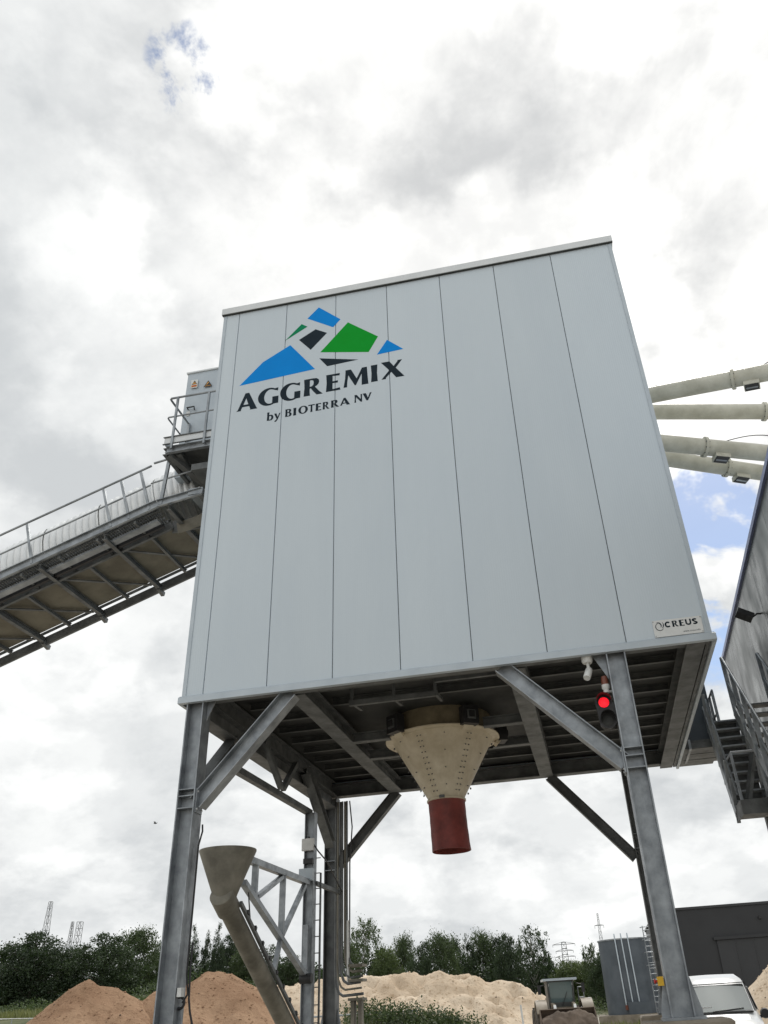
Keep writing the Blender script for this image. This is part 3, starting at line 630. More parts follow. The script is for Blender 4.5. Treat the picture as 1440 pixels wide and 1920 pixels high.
# handrails
for x in (-13.0, -11.3, -9.65, -7.95, -6.27, -4.59, -2.92, -2.53, -2.10):
    MB().bar((x, 1.0, cz(x) - .06), (x - .33, 1.0, cz(x - .33) + 1.06), .055, .045, (0, 1, 0)).part('rail_post', 'galv', cv)
MB().bar((-1.86, 1.0, 10.86), (-1.80, 1.0, 12.02), .07, .05, (0, 1, 0)).part('rail_post', 'galv', cv)
MB().tube(inc(1.0, XE, -2.2, 1.11), .024, 10).part('top_rail', 'galv', cv, True)
MB().tube(inc(1.0, XE, -2.15, .58), .018, 8).part('mid_rail', 'galv', cv, True)
MB().tube([(-2.15, 1.0, 11.98), (-1.78, 1.0, 12.04)], .024, 10).part('top_rail', 'galv', cv, True)
MB().tube([(-2.15, 1.0, 11.45), (-1.2, 1.0, 11.62)], .018, 8).part('mid_rail', 'galv', cv, True)
# corrugated cover sheets
def cover_sheet(x0, x1, slope_fn, y0=1.72, rad=.72, hgt=1.2):
    n = int((x1 - x0) / .0165); na = 16; mb = MB()
    for i in range(n + 1):
        x = x0 + (x1 - x0) * i / n; rip = .065 * (abs(math.sin(math.pi * (x - x0) / .15)) ** .7 - .5)
        for j in range(na + 1):
            a = math.pi * j / na; rr = 1 + rip / rad
            mb.v.append(Vector((x, y0 + rad - math.cos(a) * rad * rr, slope_fn(x) + .60)) + CN * (math.sin(a) * hgt * rr))
    for i in range(n):
        for j in range(na): mb.f.append((i * (na + 1) + j, i * (na + 1) + j + 1, (i + 1) * (na + 1) + j + 1, (i + 1) * (na + 1) + j))
    o = mb.part('cover_sheet', 'cover', cv, True)
    md = o.modifiers.new('thickness', 'SOLIDIFY'); md.thickness = .006
x = XE
k = 0
while x < -2.2:
    x1 = min(x + 1.26, -1.8); cover_sheet(x, x1 + .02, lambda q, e=(.006 if k % 2 else 0): cz(q) + e); x = x1; k += 1
cover_sheet(-1.86, -.75, lambda q: cz(-1.86) + .10 * (q + 1.86) - .08, 1.72, .72, 1.1)

# ------------------------------------------------------------------ head housing with door, platform, warning signs
hh = empty('head_housing', (-1.1, 2.5, 12.0), 'grey sheet-metal enclosure with a door behind the high railing', 'enclosure')
MB().box((-1.93, 1.52, 11.9), (XL - .003, 4.0, 14.93)).part('body', 'trim', hh)
dr = MB().box((-1.89, 1.497, 12.02), (-.9, 1.517, 14.3)).part('door', 'trim', hh)
MB().tube([(-1.80, 1.49, 13.80), (-1.80, 1.43, 13.80), (-1.62, 1.43, 13.80), (-1.62, 1.46, 13.72)], .017, 8).part('handle', 'black', dr, True)
MB().box((-1.82, 1.48, 13.60), (-1.74, 1.496, 13.72)).part('lock_plate', 'white', dr)
MB().box((-1.96, 1.49, 14.93), (XL - .003, 4.03, 14.97)).part('roof', 'trim_light', hh)
ws1 = empty('warning_sign', (-1.72, 1.48, 14.42), 'rectangular white warning sign with yellow triangle on the high door', 'sign')
MB().poly([[(-1.80, 14.44), (-1.635, 14.43), (-1.64, 14.68), (-1.81, 14.69)]], lambda a, c, d: Vector((a, 1.485 + d, c)), .01).part('plate', 'sign_white', ws1)
def tri_sign(par, cx, cz_, w, y):
    h = w * .87
    MB().poly([[(cx - w / 2, cz_), (cx + w / 2, cz_), (cx, cz_ + h)]], lambda a, c, d: Vector((a, y - .002 + d, c)), .002).part('triangle_border', 'black', par)
    w2 = w * .70; z2 = cz_ + h * .10
    MB().poly([[(cx - w2 / 2, z2), (cx + w2 / 2, z2), (cx, z2 + w2 * .87)]], lambda a, c, d: Vector((a, y - .004 + d, c)), .002).part('triangle_face', 'orange', par)
tri_sign(ws1, -1.72, 14.54, .14, 1.485)
MB().poly([[(-1.715, 14.575), (-1.74, 14.615), (-1.72, 14.612), (-1.725, 14.64), (-1.70, 14.60), (-1.718, 14.602)]], lambda a, c, d: Vector((a, 1.479 + d, c)), .002).part('symbol', 'black', ws1)
MB().box((-1.79, 1.482, 14.46), (-1.65, 1.4845, 14.52)).part('caption_bar', 'orange', ws1)
MB().box((-1.775, 1.479, 14.475), (-1.665, 1.4815, 14.50)).part('caption_print', 'redbtn', ws1)
ws2 = empty('warning_sign', (-1.37, 1.48, 14.4), 'triangular yellow and black warning sign on the high door', 'sign')
tri_sign(ws2, -1.37, 14.40, .22, 1.49)
MB().poly([[(-1.43, 14.435), (-1.31, 14.435), (-1.31, 14.46), (-1.34, 14.50), (-1.37, 14.505), (-1.375, 14.47), (-1.42, 14.46)]], lambda a, c, d: Vector((a, 1.484 + d, c)), .002).part('symbol', 'black', ws2)
pf = empty('service_platform', (-1.0, 1.0, 11.85), 'small railed steel platform high on the tower below the warning signs', 'platform')
MB().channel((-1.66, .62, 11.93), (XL - .01, .62, 11.93), .08, .17, (0, 0, 1)).part('frame_channel', 'galv', pf)
MB().channel((-1.66, 1.75, 11.93), (-1.66, .60, 11.93), .08, .17, (0, 0, 1)).part('frame_channel', 'galv_dark', pf)
MB().bar((-1.42, .70, 11.90), (-1.42, 1.9, 11.70), .12, .10).part('cantilever_arm', 'galv_dark', pf)
MB().bar((-1.62, .66, 11.86), (-.75, 2.2, 11.30), .14, .10).part('cantilever_arm', 'galv_dark', pf)
MB().box((-1.63, .64, 12.02), (XL - .01, 1.49, 12.045)).part('floor_plate', 'galv_dark', pf)
MB().box((-1.72, .565, 12.09), (XL - .01, .578, 12.25)).part('toe_board', 'trim_light', pf)
MB().box((-1.72, .582, 12.09), (-1.705, 1.49, 12.25)).part('toe_board', 'trim_light', pf)
MB().bar((-1.74, .555, 12.262), (XL - .01, .555, 12.262), .03, .018).part('toe_lip', 'galv_dark', pf)
MB().bar((-1.74, .555, 12.078), (XL - .01, .555, 12.078), .03, .018).part('toe_lip', 'galv_dark', pf)
MB().box((XL - .75, .7, 11.4), (XL - .005, 2.1, 11.55)).part('support_bracket', 'galv_dark', pf)
for (x, y) in ((-1.53, .545), (-.80, .545), (-1.70, 1.45)):
    MB().bar((x, y, 11.93), (x, y, 13.33), .045, .04).part('rail_post', 'galv', pf)
for z, r0 in ((13.33, .024), (12.80, .018)):
    MB().tube([(XL - .02, .545, z), (-1.69, .545, z), (-1.715, .57, z), (-1.72, .62, z), (-1.72, 1.47, z)], r0, 8).part('rail', 'galv', pf, True)

# ------------------------------------------------------------------ cream pipes at the other side
def pipe(A, B, lab, boxes, hooks, cable=None):
    A, B = Vector(A), Vector(B); d = (B - A).normalized(); st = A - d * ((A.x - 8.165) / d.x); en = A + d * 7.5
    o = empty('feed_pipe', st, lab, 'pipe', 'cream feed pipes entering the tower')
    MB().tube([st, en], .185, 28).part('tube', 'cream_pale', o, True)
    up = Vector((0, 0, 1)); sd = d.cross(up).normalized(); dn = sd.cross(d).normalized() * 1
    dn = -(up - d * up.dot(d)).normalized()
    for t in boxes:
        c = A + d * t
        f = MB().lathe(c, [(.186, -.03), (.23, -.03), (.23, .0), (.23, .03), (.186, .03)], 28, d).part('flange', 'cream_pale', o, True)
        for k in range(10):
            a = 2 * math.pi * k / 10; q = c + (sd * math.cos(a) + dn * math.sin(a)) * .212
            if k < 6: MB().tube([q - d * .045, q + d * .045], .012, 6).part('bolt', 'galv_dark', f)
        b0 = c + d * .20 + dn * .20 - sd * .05; b1 = c + d * .52 + dn * .20 - sd * .05
        bx = MB().bar(b0, b1, .26, .12, dn).part('inspection_box', 'cream_pale', o)
        MB().bar(b0 + d * .02 + dn * .062, b1 - d * .02 + dn * .062, .22, .02, dn).part('hatch', 'black', bx)
        MB().bar(b0 + d * .04 + dn * .075, b1 - d * .04 + dn * .075, .05, .012, dn).part('latch', 'galv', bx)
    for t in hooks:
        c = A + d * t - dn * .185
        MB().tube([c - d * .07 - dn * -.0, c - d * .05 - dn * .05, c + d * .05 - dn * .05, c + d * .07], .008, 6).part('lifting_eye', 'galv_dark', o, True)
    if cable: MB().tube([A + d * (cable + i * .16) - dn * (.18 + .32 * math.sin(min(i, 8) / 8 * math.pi * .6)) for i in range(9)], .011, 6).part('cable', 'black', o, True)
pipe((8.677, 3, 13.181), (10.559, 2.513, 12.881), 'uppermost cream feed pipe, rising towards the viewer', (1.85,), (.2,), 2.4)
pipe((8.878, 4, 13.462), (11.428, 4.284, 13.162), 'second cream feed pipe from the top, lying level', (2.6,), (.6,))
pipe((8.686, 3, 11.855), (10.891, 3.566, 11.555), 'third cream feed pipe from the top, with a hanging blue cable', (1.0,), (), 1.4)
pipe((8.89, 4, 12.094), (11.145, 4.797, 11.794), 'lowest cream feed pipe of the four', (1.5,), ())

# ------------------------------------------------------------------ stained steel building beside the tower
wb = empty('steel_clad_building', (10.4, 4.7, 0), 'stained stainless steel wall of the neighbouring plant building with floodlight', 'building')
A = Vector((9.47, -7.0, 0)); Bp = Vector((10.071, 9.4, 0)); WD = (Bp - A).normalized(); WN = Vector((-WD.y, WD.x, 0))
WL = (Bp - A).length; nP = 8; WZ0, WZ1 = 6.0, 8.93
for i in range(nP):
    p = A + WD * (WL * i / nP + .006); q = A + WD * (WL * (i + 1) / nP - .006)
    MB().bar(p + Vector((0, 0, (WZ0 + WZ1) / 2)) - WN * .04, q + Vector((0, 0, (WZ0 + WZ1) / 2)) - WN * .04, .08, WZ1 - WZ0).part('wall_panel', 'steel_dirty', wb)
MB().bar(A + Vector((0, 0, 7.47)) - WN * .12, Bp + Vector((0, 0, 7.47)) - WN * .12, .06, 2.85).part('seam_backing', 'black', wb)
MB().bar(A + Vector((0, 0, 8.98)) - WN * .02, Bp + Vector((0, 0, 8.98)) - WN * .02, .14, .1).part('roof_edge', 'blue_trim', wb)
MB().bar(Bp + Vector((0, 0, 7.47)) - WN * .1, Bp - WN * 4 + Vector((0, 0, 7.47)), .08, 2.9).part('end_wall', 'steel_dirty', wb)
MB().bar(A - WN * 2.1 + Vector((0, 0, 8.9)), Bp - WN * 2.1 + Vector((0, 0, 8.9)), 3.9, .06).part('roof', 'trim', wb)
MB().bar(A - WN * 2.1 + Vector((0, 0, 6.06)), Bp - WN * 2.1 + Vector((0, 0, 6.06)), 3.9, .1).part('floor_slab', 'deck', wb)
for t in (.12, .5, .97):
    c = A + WD * WL * t - WN * .35
    MB().ibeam(c, c + Vector((0, 0, 6.0)), .28, .28, (1, 0, 0)).part('column', 'galv_dark', wb)
fl = empty('floodlight', (9.6, 3.62, 7.7), 'black floodlight bracketed to the stained steel wall', 'floodlight')
fc = Vector((9.60, 3.62, 7.86))
MB().bar(fc - WD * .02 + Vector((0, 0, .1)) + WN * .17, fc + Vector((0, 0, -.06)) - WN * .1, .28, .10).part('housing', 'black', fl)
MB().tube([fc + Vector((0, 0, -.06)) - WN * .06, fc + Vector((0, 0, .02)) - WN * .2, fc + Vector((0, 0, 0)) - WN * .33], .02, 8).part('bracket', 'black', fl, True)

# ------------------------------------------------------------------ steel stair between tower and wall
MB().box((XR + .005, 6.5, 6.24), (8.98, 8.0, 8.7)).part('rear_annex', 'tank', tower)
MB().box((XR + .005, 6.45, 6.12), (9.0, 8.04, 6.238)).part('annex_base', 'galv_dark', tower)
stx = empty('steel_stair', (9.4, 3.5, 3.0), 'open steel stair with handrails between the tower and the stained wall', 'stair')
X1, X2 = 9.08, 9.78
def sz(y): return 6.32 + (y - 4.40) * 1.03
for X in (X1, X2):
    MB().bar((X, 4.5, sz(4.5) - .12), (X, 0.6, sz(.6) - .12), .03, .24, (0, 0, 1)).part('stringer', 'galv', stx)
    MB().tube([(X, 4.46, sz(4.46) + .25), (X, 4.46, sz(4.46) + .92), (X, 4.40, sz(4.4) + 1.03), (X, .6, sz(.6) + 1.03)], .026, 10).part('handrail', 'galv', stx, True)
    MB().tube([(X, 4.46, sz(4.46) + .5), (X, .6, sz(.6) + .5)], .02, 8).part('mid_rail', 'galv', stx, True)
    for k in range(8):
        y = 4.42 - k * .5
        MB().bar((X, y, sz(y) - .22), (X, y, sz(y) + 1.02), .075, .03, (0, 1, 0)).part('rail_post', 'galv', stx)
for k in range(15):
    y = 4.4 - k * .245
    MB().box((X1 + .03, y - .13, sz(y) - .03), (X2 - .03, y + .13, sz(y))).part('tread', 'galv_dark', stx)
# upper walkway from the stair head along the tower
MB().box((8.36, 6.45, 6.24), (9.86, 7.6, 6.29)).part('walkway_floor', 'galv_dark', stx)
for y in (6.5, 7.0, 7.5): MB().bar((8.3, y, 6.17), (9.9, y, 6.17), .07, .12).part('walkway_beam', 'galv_dark', stx)
for X in (8.36, 9.86):
    MB().bar((X, 6.4, 6.2), (X, 7.7, 6.2), .05, .2).part('walkway_edge', 'galv', stx)
for y in (6.5, 7.0, 7.5):
    MB().bar((9.1, y, 6.1), (9.1, y, 7.35), .06, .03, (0, 1, 0)).part('rail_post', 'galv', stx)
MB().tube([(9.1, 6.45, 7.35), (9.1, 7.6, 7.35)], .024, 8).part('handrail', 'galv', stx, True)
MB().tube([(9.1, 6.45, 6.85), (9.1, 7.6, 6.85)], .018, 8).part('mid_rail', 'galv', stx, True)
# steep lower flight and its landing
def sy(z): return 5.30 + (z - 4.6) * .445
for X in (8.78, 9.44):
    MB().bar((X, sy(6.9), 6.9), (X, sy(4.5), 4.5), .025, .22, (0, 0, 1)).part('stringer', 'galv', stx)
for k in range(10):
    z = 4.75 + k * .2; MB().box((8.80, sy(z) - .12, z - .03), (9.42, sy(z) + .12, z)).part('tread', 'galv', stx)
    MB().box((8.80, sy(z) + .10, z - .19), (9.42, sy(z) + .115, z - .032)).part('riser', 'galv_dark', stx)  # plates added between the open treads so the flight reads dark
for X in (8.80, 9.42):
    MB().tube([(X, sy(6.9) - .55, 6.95), (X, sy(4.6) - .55, 4.75)], .022, 8).part('handrail', 'galv', stx, True)
    for z in (4.7, 5.1, 5.5, 5.9, 6.3, 6.7): MB().bar((X, sy(z), z - .35), (X, sy(z) - .3, z + .42), .07, .03).part('rail_post', 'galv', stx)
MB().box((8.80, 4.55, 4.40), (10.3, 5.3, 4.46)).part('landing_floor', 'galv_dark', stx)
MB().box((8.80, 4.53, 4.36), (10.3, 4.55, 4.62)).part('landing_edge', 'galv_dark', stx)
MB().box((8.78, 4.53, 4.36), (8.80, 5.3, 4.62)).part('landing_edge', 'galv_dark', stx)
MB().bar((9.35, 4.6, 4.5), (9.35, 3.3, 5.15), .03, .36).part('side_plate', 'galv', stx)
for x in (8.82, 9.3, 9.8): MB().bar((x, 4.56, 4.4), (x, 4.56, 5.5), .05, .03, (0, 1, 0)).part('rail_post', 'galv', stx)
MB().tube([(8.82, 5.2, 5.5), (8.82, 4.56, 5.5), (10.2, 4.56, 5.5)], .022, 8).part('handrail', 'galv', stx, True)
MB().bar((8.95, 5.2, 4.45), (9.6, 5.6, 6.1), .12, .08).part('support_strut', 'galv_dark', stx)
MB().ibeam((9.30, 5.0, 0), (9.30, 5.0, 4.36), .14, .14, (1, 0, 0)).part('support_post', 'galv_dark', stx)

# ------------------------------------------------------------------ screw with funnel, truss and post inside the yard
tp = empty('support_post', (0.0, 5.8, 0), 'slim steel post carrying junction boxes and rungs, in front of the cable-laden leg', 'post')
MB().ibeam((0, 5.78, .4), (0, 5.78, 5.42), .2, .22, (1, 0, 0), .014, .01).part('shaft', 'galv', tp)
for k in range(13): MB().tube([(.1, 5.9, .9 + k * .3), (.19, 5.9, .9 + k * .3)], .010, 6).part('rung', 'galv_dark', tp, True)
MB().bar((.20, 5.9, .4), (.20, 5.9, 4.2), .03, .05, (0, 1, 0)).part('rung_rail', 'galv_dark', tp)
MB().box((-.14, 5.60, 4.62), (.12, 5.68, 4.86)).part('junction_box', 'white', tp)
MB().box((-.17, 5.55, 4.02), (.13, 5.66, 4.26)).part('junction_box', 'trim', tp)
MB().box((-.1, 5.60, 4.36), (.1, 5.67, 4.46)).part('clamp', 'black', tp)
MB().bar((.1, 5.85, 4.0), (.1, 7.7, 4.0), .08, .08).part('stay', 'galv_dark', tp)
MB().tube([(.0, 5.62, 4.9), (.2, 5.7, 4.6), (.25, 6.2, 4.45), (.2, 7.5, 4.0)], .015, 6).part('cable', 'black', tp, True)
tr = empty('truss_arm', (0, 4, 2.3), 'triangular steel truss arm holding the slanting screw tube', 'truss')
for nm, p, q, w in (('top_chord', (0, 5.62, 4.0), (0, 2.45, 4.0), .13), ('lower_chord', (0, 5.62, 2.30), (0, 2.2, 3.62), .11), ('upright', (0, 2.72, 3.95), (0, 2.72, 3.45), .1), ('upright', (0, 4.15, 3.95), (0, 4.15, 2.92), .1),
                    ('diagonal', (0, 2.85, 3.45), (0, 4.1, 3.93), .09), ('diagonal', (0, 4.15, 2.9), (0, 5.45, 3.93), .09), ('diagonal', (0, 4.15, 2.9), (0, 3.85, 2.35), .08), ('diagonal', (0, 5.6, 3.2), (0, 5.6, 2.4), .1)):
    MB().bar(p, q, w * .8, w, (1, 0, 0)).part(nm, 'galv', tr)
MB().tube([(-.08, 5.55, 2.25), (.16, 5.55, 2.25)], .09, 14).part('pivot', 'black', tr, True)
sw = empty('screw_conveyor', (0, 5.5, .9), 'muddy slanting screw tube with a wide open funnel on top', 'screw conveyor')
fx, fy, fz = -.02, 1.52, 3.42
MB().lathe((fx, fy, 0), [(.0001, 3.28), (.15, 3.28), (.185, 3.36), (.455, 4.03), (.468, 4.03), (.468, 4.01), (.20, 3.36), (.17, 3.25), (.0001, 3.25)], 28).part('funnel', 'dirt_steel', sw, True)
d = Vector((0, 3.1, -1.75)).normalized()
t0 = Vector((fx, 1.36, 3.36)); MB().tube([t0 + d * .05, t0 + d * 5.0], .155, 24).part('tube', 'dirt_steel', sw, True)
MB().tube([t0 + d * .0, t0 + d * .02, t0 + d * .40, t0 + d * .42], [.16, .19, .19, .16], 24).part('collar', 'dirt_steel', sw, True)
MB().bar(t0 + d * .4 + Vector((.2, 0, .08)), t0 + d * 4.9 + Vector((.2, 0, .08)), .05, .06).part('side_rail', 'galv_dark', sw)
for k in range(10): 
    p = t0 + d * (.7 + k * .42) + Vector((.22, 0, .12)); MB().bar(p, p + d * .06, .04, .06).part('clip', 'black', sw)
MB().tube([t0 + Vector((.1, .9, .1)), t0 + Vector((.15, .95, -.4)), t0 + Vector((.18, 1.1, -.55))], .012, 6).part('cable', 'black', sw, True)

# cables on the legs
cb = empty('cable_bundle', (.12, 7.7, 1.2), 'bundle of pipes and cables running down the rear leg to a tray', 'cables')
for k in range(6):
    x = .02 + .055 * k; y = 7.62 - .03 * (k % 2); rr = .022 if k % 2 else .03; bz = 1.95 + .11 * k
    MB().tube([(x, y, 6.0), (x, y, bz + .5), (x + .02, y - .02, bz + .22), (x + .10, y - .05, bz + .06), (x + .2, y - .08, bz), (.68 - .03 * (k % 3), y - .1, bz + .02)], rr, 8).part('cable', ('galv_dark', 'dirt_steel', 'galv_dark')[k % 3], cb, True)
MB().tube([(.36, 7.6, 6.0), (.42, 7.6, 5.4), (.36, 7.6, 4.6), (.35, 7.6, 2.6)], .016, 8).part('cable', 'black', cb, True)
MB().tube([(.33, 7.55, 3.4), (.33, 7.55, 2.2)], .03, 8).part('conduit', 'white', cb, True)
for z in (1.85, 2.2, 2.48): MB().box((.38, 7.35, z), (.70, 7.75, z + .05)).part('tray', 'dirt_steel', cb)
for x in (.42, .58): MB().box((x, 7.42, 1.27), (x + .08, 7.6, 1.85)).part('tray_leg', 'dirt_steel', cb)
hc = empty('hanging_hose', (.1, .3, 1.5), 'black hose and cable loop tied to the front leg above the brown sand', 'hose')
MB().tube([(.10, .22, 4.2), (.12, .2, 4.1), (.075, .2, 3.9), (.075, .2, 2.2), (.12, .19, 1.96), (.06, .17, 1.86)], .014, 8).part('cable', 'black', hc, True)
MB().tube([(.10, .25, 2.6), (.11, .22, 2.3), (.14, .2, 1.9), (.17, .2, 1.75), (.22, .2, 1.6)], .015, 8).part('hose', 'black', hc, True)
MB().tube([Vector((.045, .12, 1.86)) + Vector((math.cos(a) * .07, 0, math.sin(a) * .07)) for a in [2 * math.pi * i / 16 for i in range(17)]], .018, 8, False).part('loop', 'black', hc, True)
MB().box((.04, .02, 1.93), (.10, .12, 2.04)).part('clip_box', 'white', hc)

# concrete plinths
for (x0, x1, y0, y1, z1, lab) in ((6.2, 7.25, -.35, .75, 1.33, 'brown concrete block under the foot with the yellow switch'), (-.65, .45, -.35, .75, 1.37, 'concrete block under the front leg beside the screw tube'), (-.6, .9, 7.3, 8.5, 1.27, 'concrete block under the leg with the cable bundle'), (6.4, 7.6, 7.3, 8.5, 1.27, 'concrete block under the rear leg near the white van')):
    mb = MB(); c = .03
    mb.box((x0, y0, 0), (x1, y1, z1 - c)); mb2 = MB()
    vs = [(x0, y0, 0), (x1, y0, 0), (x1, y1, 0), (x0, y1, 0), (x0, y0, z1 - c), (x1, y0, z1 - c), (x1, y1, z1 - c), (x0, y1, z1 - c), (x0 + c, y0 + c, z1), (x1 - c, y0 + c, z1), (x1 - c, y1 - c, z1), (x0 + c, y1 - c, z1)]
    fs = [(0, 3, 2, 1), (0, 1, 5, 4), (1, 2, 6, 5), (2, 3, 7, 6), (3, 0, 4, 7), (4, 5, 9, 8), (5, 6, 10, 9), (6, 7, 11, 10), (7, 4, 8, 11), (8, 9, 10, 11)]
    mb2.add(vs, fs).thing('concrete_block', 'concrete', lab, 'concrete block')
MB().box((-.25, 5.5, 0), (.3, 6.1, .4)).thing('concrete_block', 'concrete', 'low concrete footing under the slim post', 'concrete block')

# ------------------------------------------------------------------ sand heaps
def heap(name, lab, mat, segs, slope, x0, x1, y0, y1, step, amp, seed, cat='sand heap', dents=0.0, flat=.5):
    nx, ny = int((x1 - x0) / step) + 1, int((y1 - y0) / step) + 1; mb = MB()
    for j in range(ny):
        for i in range(nx):
            x, y = x0 + i * step, y0 + j * step; z = -5
            wob = noise.noise(Vector((x * .45, y * .45, seed))) * .55
            for (ax, ay, az, bx, by, bz) in segs:
                a, b = Vector((ax, ay)), Vector((bx, by)); p = Vector((x, y)); ab = b - a; l2 = ab.length_squared
                t = max(0, min(1, (p - a).dot(ab) / l2)) if l2 else 0
                d = (p - (a + ab * t)).length + wob; h = az + (bz - az) * t
                zz = h - slope * (math.sqrt(d * d + flat * flat) - flat); z = max(z, zz)
            k = noise.fractal(Vector((x * .9, y * .9, seed * 3)), .7, 2.0, 6) * amp
            if dents: k -= dents * max(0, noise.noise(Vector((x * 1.7, y * 1.7, seed))) - .15)
            mb.v.append(Vector((x, y, max(z + k, ground_h(x, y) - .25))))
    mb.f = [(j * nx + i, j * nx + i + 1, (j + 1) * nx + i + 1, (j + 1) * nx + i) for j in range(ny - 1) for i in range(nx - 1)]
    mb.f = [f for f in mb.f if any(mb.v[i].z > ground_h(mb.v[i].x, mb.v[i].y) - .2 for i in f)]
    return mb.thing(name, mat, lab, cat, 'sand heaps in the yard', smooth=True)
heap('sand_heap', 'peaked brown sand heap behind the front leg, lower of two', 'sand_brown', [(-14.6, 22.4, 3.28, -14.2, 22.8, 3.1), (-12.9, 21.5, 2.2, -12.2, 21.2, 1.9)], .72, -22, -7, 15, 31, .13, .15, 1.3)
heap('sand_heap', 'taller brown sand heap behind the slanting screw tube', 'sand_brown', [(-10.5, 24.6, 3.5, -10.0, 24.8, 3.45), (-12.4, 24.0, 2.8, -11, 24.4, 3.1)], .72, -18.5, -3.5, 17, 33, .13, .15, 4.1)
heap('sand_heap', 'long pale sand heap with pitted flanks in front of the trees', 'sand_pale', [(-9.5, 31, 3.0, -6, 31.5, 3.2), (-6, 31.5, 3.2, -2, 32.4, 3.05), (-2, 32.4, 3.05, 1.3, 32.9, 2.35), (-4, 29.5, 2.2, 0, 30, 1.9)], .70, -14, 7, 24, 40, .13, .20, 7.7, dents=.8, flat=.9)
heap('sand_heap', 'pale sand heap cut off by the photo edge beside the white van', 'sand_pale', [(12.9, 22.7, 2.9, 14, 22.7, 3.0)], .78, 8, 20, 17, 29, .2, .10, 9.2)

def clods(par, n, seed, smin, smax, mat):
    r = random.Random(seed); me = par.data; mb = MB(); vs = [v.co for v in me.vertices if v.co.z > .6]
    for _ in range(n):
        c = r.choice(vs) + par.location; s_ = r.uniform(smin, smax); q = [Vector((r.uniform(.6, 1.1), 0, 0)), Vector((0, r.uniform(.6, 1.1), 0)), Vector((0, 0, r.uniform(.4, .8)))]
        o = len(mb.v); mb.v += [c + w * s_ for w in (q[0], q[1], -q[0], -q[1], q[2], -q[2])]
        mb.f += [tuple(o + i for i in f) for f in ((0, 1, 4), (1, 2, 4), (2, 3, 4), (3, 0, 4), (1, 0, 5), (2, 1, 5), (3, 2, 5), (0, 3, 5))]
    mb.part('clods', mat, par, kind='stuff')
for o_ in [o for o in COL.objects if o.name.startswith('sand_heap')]: clods(o_, 900, len(o_.name), .02, .075, o_.data.materials[0]); clods(o_, 70, 5, .02, .06, 'mud')
# ------------------------------------------------------------------ trees
def leaf_quad(mb, p, s, r):
    d = Vector((r.gauss(0, 1), r.gauss(0, 1), r.gauss(0, .7))).normalized(); e = d.cross(Vector((r.gauss(0, 1), r.gauss(0, 1), r.gauss(0, 1)))).normalized()
    a, b = d * s, e * s * .55
    o = len(mb.v); mb.v += [p - a, p + b, p + a, p - b]; mb.f.append((o, o + 1, o + 2, o + 3))
def crown_mesh(kind, seed, mat):
    r = random.Random(seed); mb = MB(); n = 0
    limbs = []
    nc = {0: 170, 1: 105, 2: 140, 3: 160}[kind]
    while n < nc:
        x, y, z = r.uniform(-.5, .5), r.uniform(-.5, .5), r.random() ** .9
        if kind == 0: rad = .5 * math.sqrt(max(0, 1 - ((z - .42) / .56) ** 2)) * (1 + .3 * noise.noise(Vector((x * 5 + seed, y * 5, z * 5))))
        elif kind == 1: rad = (.5 * math.sqrt(max(0, 1 - ((z - .58) / .42) ** 2)) * (1 + .45 * noise.noise(Vector((x * 6 + seed, y * 6, z * 6)))) if z > .2 else 0)
        elif kind == 2: rad = .5 * (1 - max(0, z - .25) / .78) * (1 if z > .12 else .8) * (1 + .3 * noise.noise(Vector((x * 5 + seed, y * 5, z * 9))))
        else: rad = .5 * math.sqrt(max(0, 1 - ((z - .35) / .66) ** 2)) * (1 + .25 * noise.noise(Vector((x * 5 + seed, y * 5, z * 5))))
        if math.hypot(x, y) > rad: continue
        n += 1; c = Vector((x, y, z)); limbs.append(c)
        cr = r.uniform(.04, .085) * (0.8 if kind in (1, 2) else 1)
        for _ in range(92 if kind != 1 else 60):
            g_ = Vector((r.gauss(0, 1) * cr, r.gauss(0, 1) * cr, r.gauss(0, .62) * cr))
            if kind == 1: g_ = Vector((g_.x * .7, g_.y * .7, -abs(r.gauss(0, 1)) * cr * 1.5 + .03))
            leaf_quad(mb, c + g_, r.uniform(.010, .024), r)
        for _ in range(3):
            leaf_quad(mb, c + Vector((r.gauss(0, .07), r.gauss(0, .07), abs(r.gauss(0, .04)))), .014, r)
    me = mb.mesh('crown', mat)
    tk = MB(); hgt = {0: .8, 1: .95, 2: .95, 3: .6}[kind]
    tk.tube([(0, 0, -.12), (.01, 0, .2), (-.012, .01, .5), (.0, .0, hgt)], [.028, .022, .014, .003], 7)
    for c in limbs[::6]:
        b0 = Vector((0, 0, max(.12, c.z - .22))); tk.tube([b0, b0.lerp(c, .5) + Vector((0, 0, .02)), c], [.009, .006, .002], 5, False)
    return me, tk.mesh('trunk', 'birch_bark' if kind == 1 else 'bark')
PROTO = {0: [crown_mesh(0, 11, 'leaf'), crown_mesh(0, 23, 'leaf'), crown_mesh(0, 37, 'leaf_mid')], 1: [crown_mesh(1, 5, 'leaf'), crown_mesh(1, 9, 'leaf_mid')], 2: [crown_mesh(2, 3, 'leaf'), crown_mesh(2, 4, 'leaf')], 3: [crown_mesh(3, 6, 'leaf_light')]}
def tree(x, y, top, w, kind, lab, group, var=0, squash=1.0, zoff=None):
    z0 = ground_h(x, y) if zoff is None else zoff
    name = {0: 'broadleaf_tree', 1: 'birch_tree', 2: 'poplar_tree', 3: 'young_tree'}[kind]
    o = empty(name, (x, y, z0), lab, 'tree', group)
    cm, tm = PROTO[kind][var % len(PROTO[kind])]; h = (top - z0) * 1.0
    for nm, me in (('crown', cm), ('trunk', tm)):
        c = bpy.data.objects.new(nm, me); COL.objects.link(c); c.parent = o; c.scale = (w * 1.15, w * 1.15, h); c.rotation_euler = (0, 0, rng.uniform(0, 6.28))
LG, CG = 'trees on the bank behind the brown sand', 'tree row behind the pale sand heap'
